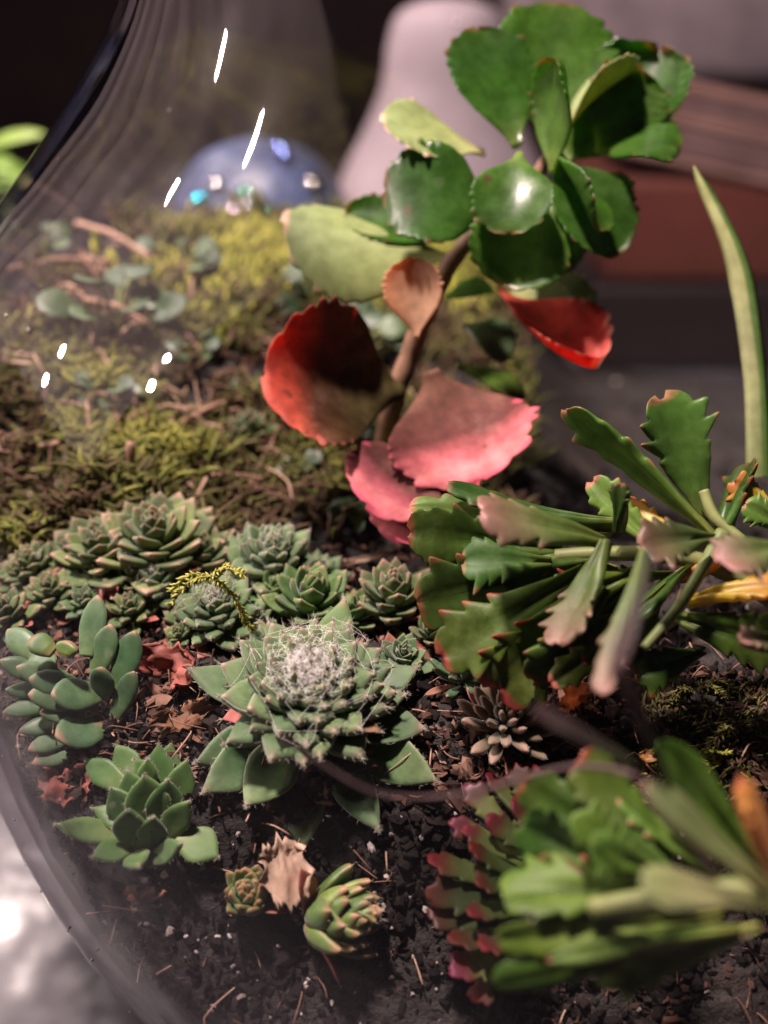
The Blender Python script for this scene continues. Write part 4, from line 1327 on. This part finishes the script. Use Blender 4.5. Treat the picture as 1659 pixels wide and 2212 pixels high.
# moss over the back and left bank
bag = Bag()
for _ in range(15000):
    px, py = rng.uniform(-60, 1150), rng.uniform(420, 1210)
    p = on_soil(px, py)
    if math.hypot(p[0] - JX, p[1] - JY) > jar_r(p[2]) - .35:
        continue
    g = fbm(p[0] * .45, p[1] * .45, 2.2)
    if g < -.28:
        continue
    if py > 1120 and px > 720:
        continue
    val = np.clip(.36 + g * 1.0 + rng.normal(0, .2) + .25 * (py < 640 and px > 450), 0, 1)
    h = rng.uniform(.12, .40)
    p = p + [0, 0, max(0.0, .75 * fbm(p[0] * .8 + 9, p[1] * .8, 4.4))]
    d = np.array([rng.normal(0, .7), rng.normal(0, .7), 1.0]) * h
    P = spline([p - [0, 0, .1], p + d * .6, p + d + np.array([rng.normal(0, .2), rng.normal(0, .2), -.05]) * h * 1.5], 5)
    Vh, Fh = tube(P, np.array([.03, .04, .036, .022, .006]) * rng.uniform(.45, 1.4), 4)
    bag.add(Vh, Fh, val)
tag(put('moss', bag.mesh('moss', M['moss'])), kind='stuff')
bag = Bag()
for _ in range(2600):
    px, py = rng.normal(740, 170), rng.normal(590, 42)
    p = on_soil(px, py)
    if math.hypot(p[0] - JX, p[1] - JY) > jar_r(p[2]) - .35:
        continue
    h = rng.uniform(.15, .5)
    d = np.array([rng.normal(0, .4), rng.normal(0, .4), 1.0]) * h
    P = spline([p - [0, 0, .1], p + d * .6, p + d], 4)
    Vh, Fh = tube(P, [.05, .06, .05, .01], 4)
    bag.add(Vh, Fh, rng.random())
tag(put('yellow_moss', bag.mesh('yellow_moss', M['mossyel'])), kind='stuff')

# brown fibrous litter between the moss
bag = Bag()
for _ in range(520):
    px, py = rng.uniform(-40, 900), rng.uniform(480, 1100)
    p = on_soil(px, py)
    if math.hypot(p[0] - JX, p[1] - JY) > jar_r(p[2]) - .5:
        continue
    a = rng.uniform(0, math.pi)
    ln = rng.uniform(.25, 1.5)
    d = np.array([math.cos(a), math.sin(a), rng.normal(0, .15)])
    P = spline([p - d * ln / 2 + [0, 0, .15], p + rng.normal(0, .1, 3) + [0, 0, .3], p + d * ln / 2 + [0, 0, .2]], 6)
    Vh, Fh = tube(P, .005 + .03 * rng.random() ** 2.2, 4)
    bag.add(Vh, Fh, rng.random() ** .7)
tag(put('straw_litter', bag.mesh('straw_litter', M['fibre'])), kind='stuff')

# individual twigs in the back
TW = [((25, 625), (250, 608), .065, 'long pale twig lying across the moss at far left'), ((170, 520), (330, 595), .06, 'pinkish twig slanting down through the moss, above the long one'),
      ((190, 690), (330, 745), .045, 'brown twig lying low in the moss by the glass glints'), ((390, 960), (560, 900), .045, 'reddish brown twig leading to the striped rosette'),
      ((285, 1110), (300, 1035), .07, 'stubby pale stem standing behind the olive rosettes')]
for (a, b, rad, lab) in TW:
    p, q = on_soil(*a) + [0, 0, .35], on_soil(*b) + [0, 0, .35]
    if lab.startswith('stubby'):
        q = p + np.array([.1, .1, .8])
        p = p - [0, 0, .6]
    P = spline([p, (p + q) / 2 + [0, 0, .12], q], 14)
    V, F = tube(P, rad * (1 + .15 * np.sin(np.arange(14) * 1.3)), 7)
    o = put('twig', mesh('twig', V - p, F, M['twig']))
    o.location = Vector(p * U)
    tag(o, lab, 'twig', 'twigs lying in the moss')

# creeping plants with small round leaves
CR = [(400, 565, 60, 'small creeping plant with blue-green round leaves in front of the blue ornament'), (255, 665, 110, 'large blurred blue-green clump of round leaves left of centre'),
      (690, 665, 85, 'pale blue-green leaf clump directly behind the red leaf'), (770, 750, 80, 'shaded round-leaved clump behind the stem of the tall plant'), (540, 850, 45, 'dark green tuft just left of the red leaf'),
      (640, 1010, 45, 'bluish seedling at the foot of the red leaf'), (745, 945, 45, 'small pale-leaved seedling by the base of the woody stem'), (225, 850, 60, 'green sprig half hidden behind the glass glints'),
      (770, 1115, 45, 'pale seedling in the shade below the pink leaf'), (430, 760, 50, 'round-leaved sprig in the middle of the brown litter'), (90, 520, 60, 'leafy clump by the left edge of the jar'), (840, 680, 60, 'dark sprig beside the peach-coloured leaf')]
for (px, py, Rp, lab) in CR:
    p = on_soil(px, py + Rp * .5)
    D = (p - CAM).dot(FWD)
    Rc = Rp * D / FPX
    root = empty('creeping_plant', p, lab, 'small plant', 'creeping plants in the moss')
    r = random.Random(px)
    for i in range(9):
        a = r.uniform(0, 6.28)
        q = np.array([math.cos(a) * Rc * r.uniform(.3, .9), math.sin(a) * Rc * r.uniform(.2, .6), Rc * r.uniform(.2, 1.1)])
        tp = q + np.array([math.cos(a), math.sin(a) * .7, r.uniform(-.1, .5)]) * Rc * .75
        leaf_between(root, (0, 0, 0), q, tp, Rc * .75, (r.gauss(0, .3), -.5, .8), 'egg', M['creep'], T=Rc * .08, bend=-.3, cup=.1, nt=12, nc=3, seed=i)
        V, F = tube(spline([(0, 0, -.1), q * .5 + [0, 0, .1], q], 6), Rc * .04, 5)
        put('stem', mesh('stem', V, F, M['stemgreen'], {'rnd': np.full(len(V), .5)}), root)

# striped blurred rosette in the back
p = on_soil(540, 960)
rosette('houseleek', p + [0, 0, .1], 60 * 17 / FPX, 26, 'bud', M['sempdull'], tilt(.1, .2, .3), 'blurred rounded houseleek with tan stripes left of the red leaf base', group=G1, H=.6)


# feathery moss sprigs
def moss_sprig(px, py, lift, mat, lab, n=16, size=.8, droop=.3, seed=1, dirs=None, D=None):
    r = random.Random(seed)
    p = (on_soil(px, py) if D is None else at(px, py, D)) + np.array([0, 0, lift])
    root = empty('moss_sprig', p, lab, 'moss sprig')
    b = Bag()
    for k in range(5):
        a = r.uniform(-1.2, 1.2) + (math.pi if k % 2 else 0)
        d = np.array([math.cos(a), -abs(math.sin(a)) * .6, r.uniform(-droop, .5)])
        P = spline([np.zeros(3), d * size * .5 + [0, 0, .12], d * size * r.uniform(.8, 1.1)], 14)
        V, F = tube(P, np.linspace(.02, .008, 14), 4)
        b.add(V, F, r.random())
        for q in P[1:]:
            for s_ in range(4):
                e = np.array([r.gauss(0, 1), r.gauss(0, 1), r.gauss(0, 1)])
                e = e / np.linalg.norm(e) * size * .13 + d * size * .09
                V, F = tube([q, q + e * .55, q + e], [.008, .016, .002], 4)
                b.add(V, F, r.random())
    put('frond', b.mesh('frond', mat), root)
    return root


moss_sprig(458, 1245, 0, M['sprig'], 'pale yellow moss sprig stuck on top of the dark green houseleek', size=.55, seed=4, droop=1.3, D=11.7)
moss_sprig(1600, 1585, .15, M['moss'], 'bright green feathery moss sprig on the soil at the right edge', size=.75, seed=6)
moss_sprig(1500, 1500, .05, M['moss'], 'dark green moss tuft on soil under the scalloped plant', size=.5, seed=8)
moss_sprig(1480, 1660, .1, M['mossyel'], 'thin yellow-green moss stalk standing beside the lobed plant', size=.4, seed=9)
bag = Bag()
for _ in range(900):
    p = on_soil(rng.uniform(1380, 1700), rng.uniform(1480, 1720))
    h = rng.uniform(.05, .2)
    d = np.array([rng.normal(0, .6), rng.normal(0, .6), 1.0]) * h
    Vh, Fh = tube([p, p + d * .6, p + d], [.015, .02, .004], 4)
    bag.add(Vh, Fh, np.clip(rng.normal(.35, .25), 0, 1))
tag(put('moss', bag.mesh('moss', M['moss'])), kind='stuff')

# ------------------------------------------------------------------ things behind the jar
def lathe(profile, ns=48):
    V, F = [], []
    for (r, z) in profile:
        for a in range(ns):
            t = 2 * math.pi * a / ns
            V.append((r * math.cos(t), r * math.sin(t), z))
    m_ = len(profile)
    for i in range(m_ - 1):
        for a in range(ns):
            b = (a + 1) % ns
            F.append([i * ns + a, i * ns + b, (i + 1) * ns + b, (i + 1) * ns + a])
    F.append(list(range(ns))[::-1])
    F.append([(m_ - 1) * ns + a for a in range(ns)])
    return np.array(V), F


def on_table(px, py):
    d = ray(px, py)
    return CAM + d * (TABLE_Z - CAM[2]) / d[2]


# blue glass ornament
p = at(560, 420, 33)
p[2] = TABLE_Z
H = float(at(560, 292, 33)[2] - TABLE_Z)
Rb = 215 * 33 / FPX
prof_b = spline([(Rb * .7, 0), (Rb * .95, H * .2), (Rb * 1.02, H * .5), (Rb, H * .68), (Rb * .86, H * .85), (Rb * .55, H * .96), (Rb * .12, H)], 30)
V, F = lathe(prof_b)
mb = bpy.data.materials.new('blue_glazed')
M['blue'] = plain_mat('blue_glaze', [(0, (.035, .05, .11)), (1, (.05, .07, .14))], 'obj', .42, .5, 60, (.4, 1.8), .8, .3)
for nm_, c_ in (('beadteal', (.02, .55, .75)), ('beadclear', (.75, .72, .72)), ('beadblue', (.25, .32, .8)), ('beadgreen', (.03, .16, .09))):
    M[nm_] = flat_mat(nm_[:4] + '_' + nm_[4:] + '_glass', c_, c_, .03, 10, 1.0, 0)
    M[nm_].node_tree.nodes['Principled BSDF'].inputs['Metallic'].default_value = 1
M['gem'] = plain_mat('glass_gem', [(0, (.03, .30, .34)), (.3, (.04, .16, .08)), (.6, (.10, .16, .40)), (1, (.6, .6, .62))], 'obj', .06, 1.0, 30, (.9, 1.1), 0)
bo = empty('blue_ornament', p, 'blurred blue glass dome with sparkling coloured gems behind the jar', 'ornament')
put('dome', mesh('dome', V, F, M['blue']), bo)
BM = None
for (px, py, bc) in [(437, 437, 'beadteal'), (512, 445, 'beadclear'), (530, 455, 'beadclear'), (505, 462, 'beadclear'), (552, 432, 'beadclear'), (470, 405, 'beadclear'), (608, 328, 'beadblue'), (612, 345, 'beadblue'), (676, 402, 'beadclear'), (715, 350, 'beadblue'), (575, 455, 'beadgreen'), (530, 420, 'beadgreen')]:
    d = ray(px, py)
    # first point of the dome along the sight line
    D = 26.0
    while D < 40:
        q = CAM + D * d - p
        rr = math.hypot(q[0], q[1])
        if 0 < q[2] < H and rr < np.interp(q[2], prof_b[:, 1], prof_b[:, 0]):
            break
        D += .05
    if D >= 40:
        continue
    if BM is None:
        import bmesh
        bmx = bmesh.new()
        bmesh.ops.create_icosphere(bmx, subdivisions=3, radius=.3)
        BM = (np.array([v.co[:] for v in bmx.verts]), [[v.index for v in f.verts] for f in bmx.faces])
        bmx.free()
    put('bead', mesh('bead', BM[0] + (CAM + D * d - p), BM[1], M[bc]), bo)

# pale bottle leaning behind
M['frost'] = plain_mat('frosted_plastic', [(0, (.25, .205, .23)), (1, (.27, .22, .245))], 'obj', .7, .2, 20, (.75, 1.2), .1)
b0_ = at(905, 300, 46)
b0_[2] = TABLE_Z
hb = float(at(950, 2, 46)[2] - TABLE_Z)
rb_ = 130 * 46 / FPX
def hz(py):
    return float(at(950, py, 46)[2] - TABLE_Z)


u_ = 46 / FPX
prof_c = spline([(235 * u_, 0), (245 * u_, hz(520)), (228 * u_, hz(400)), (170 * u_, hz(270)), (136 * u_, hz(180)), (124 * u_, hz(90)), (104 * u_, hz(30)), (60 * u_, hz(4)), (8 * u_, hz(-4))], 44)
V, F = lathe(prof_c)
o = put('pale_bottle', mesh('pale_bottle', V, F, M['frost']))
o.location = Vector((at(960, 300, 46) * np.array([1, 1, 0]) + np.array([0, 0, TABLE_Z])) * U)
tag(o, 'pale frosted rounded bottle standing out of focus behind the tall plant', 'bottle')

# red-brown box at the right
M['redbox'] = flat_mat('red_brown_card', (.085, .02, .014), (.085, .02, .014), .6, 8)
pr = on_table(1500, 735)
pr[1] = max(pr[1], 45)
Dr = 50
q0, q1 = at(1290, 700, Dr), at(1800, 360, Dr)
V, F = box(q0[0], q1[0], q0[1], q0[1] + 12, TABLE_Z + .02, q1[2], .5)
rb = empty('red_box', (q0[0], q0[1], TABLE_Z), 'dark red-brown box standing behind the jar at the right, with added pinkish glass-reflection streaks and painted foot shade', 'box')
ob_ = np.array([q0[0], q0[1], TABLE_Z])
zb = float(at(1290, 600, Dr)[2])
V, F = box(q0[0], q1[0], q0[1], q0[1] + 12, zb, q1[2], .5)
put('body', mesh('body', V - ob_, F, M['redbox'], smooth=False), rb)
M['boxshade'] = flat_mat('box_foot_shade', (.012, .006, .007), (.012, .006, .007), .6, 8)  # near-black lower part added to paint the shadow at the box foot
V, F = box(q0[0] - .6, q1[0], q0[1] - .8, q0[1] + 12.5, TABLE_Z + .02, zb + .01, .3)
put('base', mesh('base', V - ob_, F, M['boxshade'], smooth=False), rb)
M['streak'] = flat_mat('pinkish_streak', (.125, .075, .075), (.125, .075, .075), .5, 30)
M['streakpale'] = flat_mat('pale_pink_streak', (.23, .13, .115), (.23, .13, .115), .4, 30)
for (ya, yb_, mk) in ((335, 352, 'streakpale'), (268, 332, 'streak'), (240, 264, 'streakpale'), (205, 236, 'streak'), (178, 198, 'streakpale')):
    a0, a1 = at(1300, yb_, Dr - .4), at(1800, ya, Dr - .4)
    V, F = box(a0[0], a1[0], q0[1] - .3, q0[1] + 11, float(a0[2]) + 1.0, float(a1[2]) + 1.0, .12)
    # strips paint the glass reflection streaks, dropping towards the right
    V = V - ob_
    V[:, 2] -= (V[:, 0]) * .2
    put('reflection_streak', mesh('reflection_streak', V, F, M[mk], smooth=False), rb)
# grey-mauve sofa cushion / upholstery behind
M['sofa'] = flat_mat('mauve_upholstery', (.21, .165, .185), (.21, .165, .185), .9, 40)
q0, q1 = at(1090, 175, 95), at(2300, -200, 95)
V, F = box(q0[0], q1[0], q0[1], q0[1] + 14, float(q0[2]), float(q1[2]), 2.0)
o = put('mauve_panel', mesh('mauve_panel', V, F, M['sofa']))
tag(o, 'grey mauve upholstered panel far behind at upper right', 'furniture')

# green plant outside the jar on the left
org = at(10, 420, 30)
org[2] = TABLE_Z
lo = empty('houseplant', org, 'lime green leafy houseplant outside the jar at the left edge', 'houseplant')
V, F = tube(spline([org, at(-60, 450, 30), at(-40, 330, 30)], 20) - org, .3, 7)
put('stem', mesh('stem', V, F, M['stemgreen'], {'rnd': np.full(len(V), .5)}), lo)
for i, (bx, by, tx, ty, w) in enumerate([(-60, 340, 100, 290, 70), (-70, 330, 60, 400, 80), (-60, 300, 25, 375, 70), (-50, 420, 40, 400, 60)]):
    leaf_between(lo, org, at(bx, by, 30), at(tx, ty, 29), w * 30 / FPX, cdir(0, .6, .7), 'blade', M['lime'], T=.12, bend=-.5, cup=.1, seed=i)

add_glass_specks()
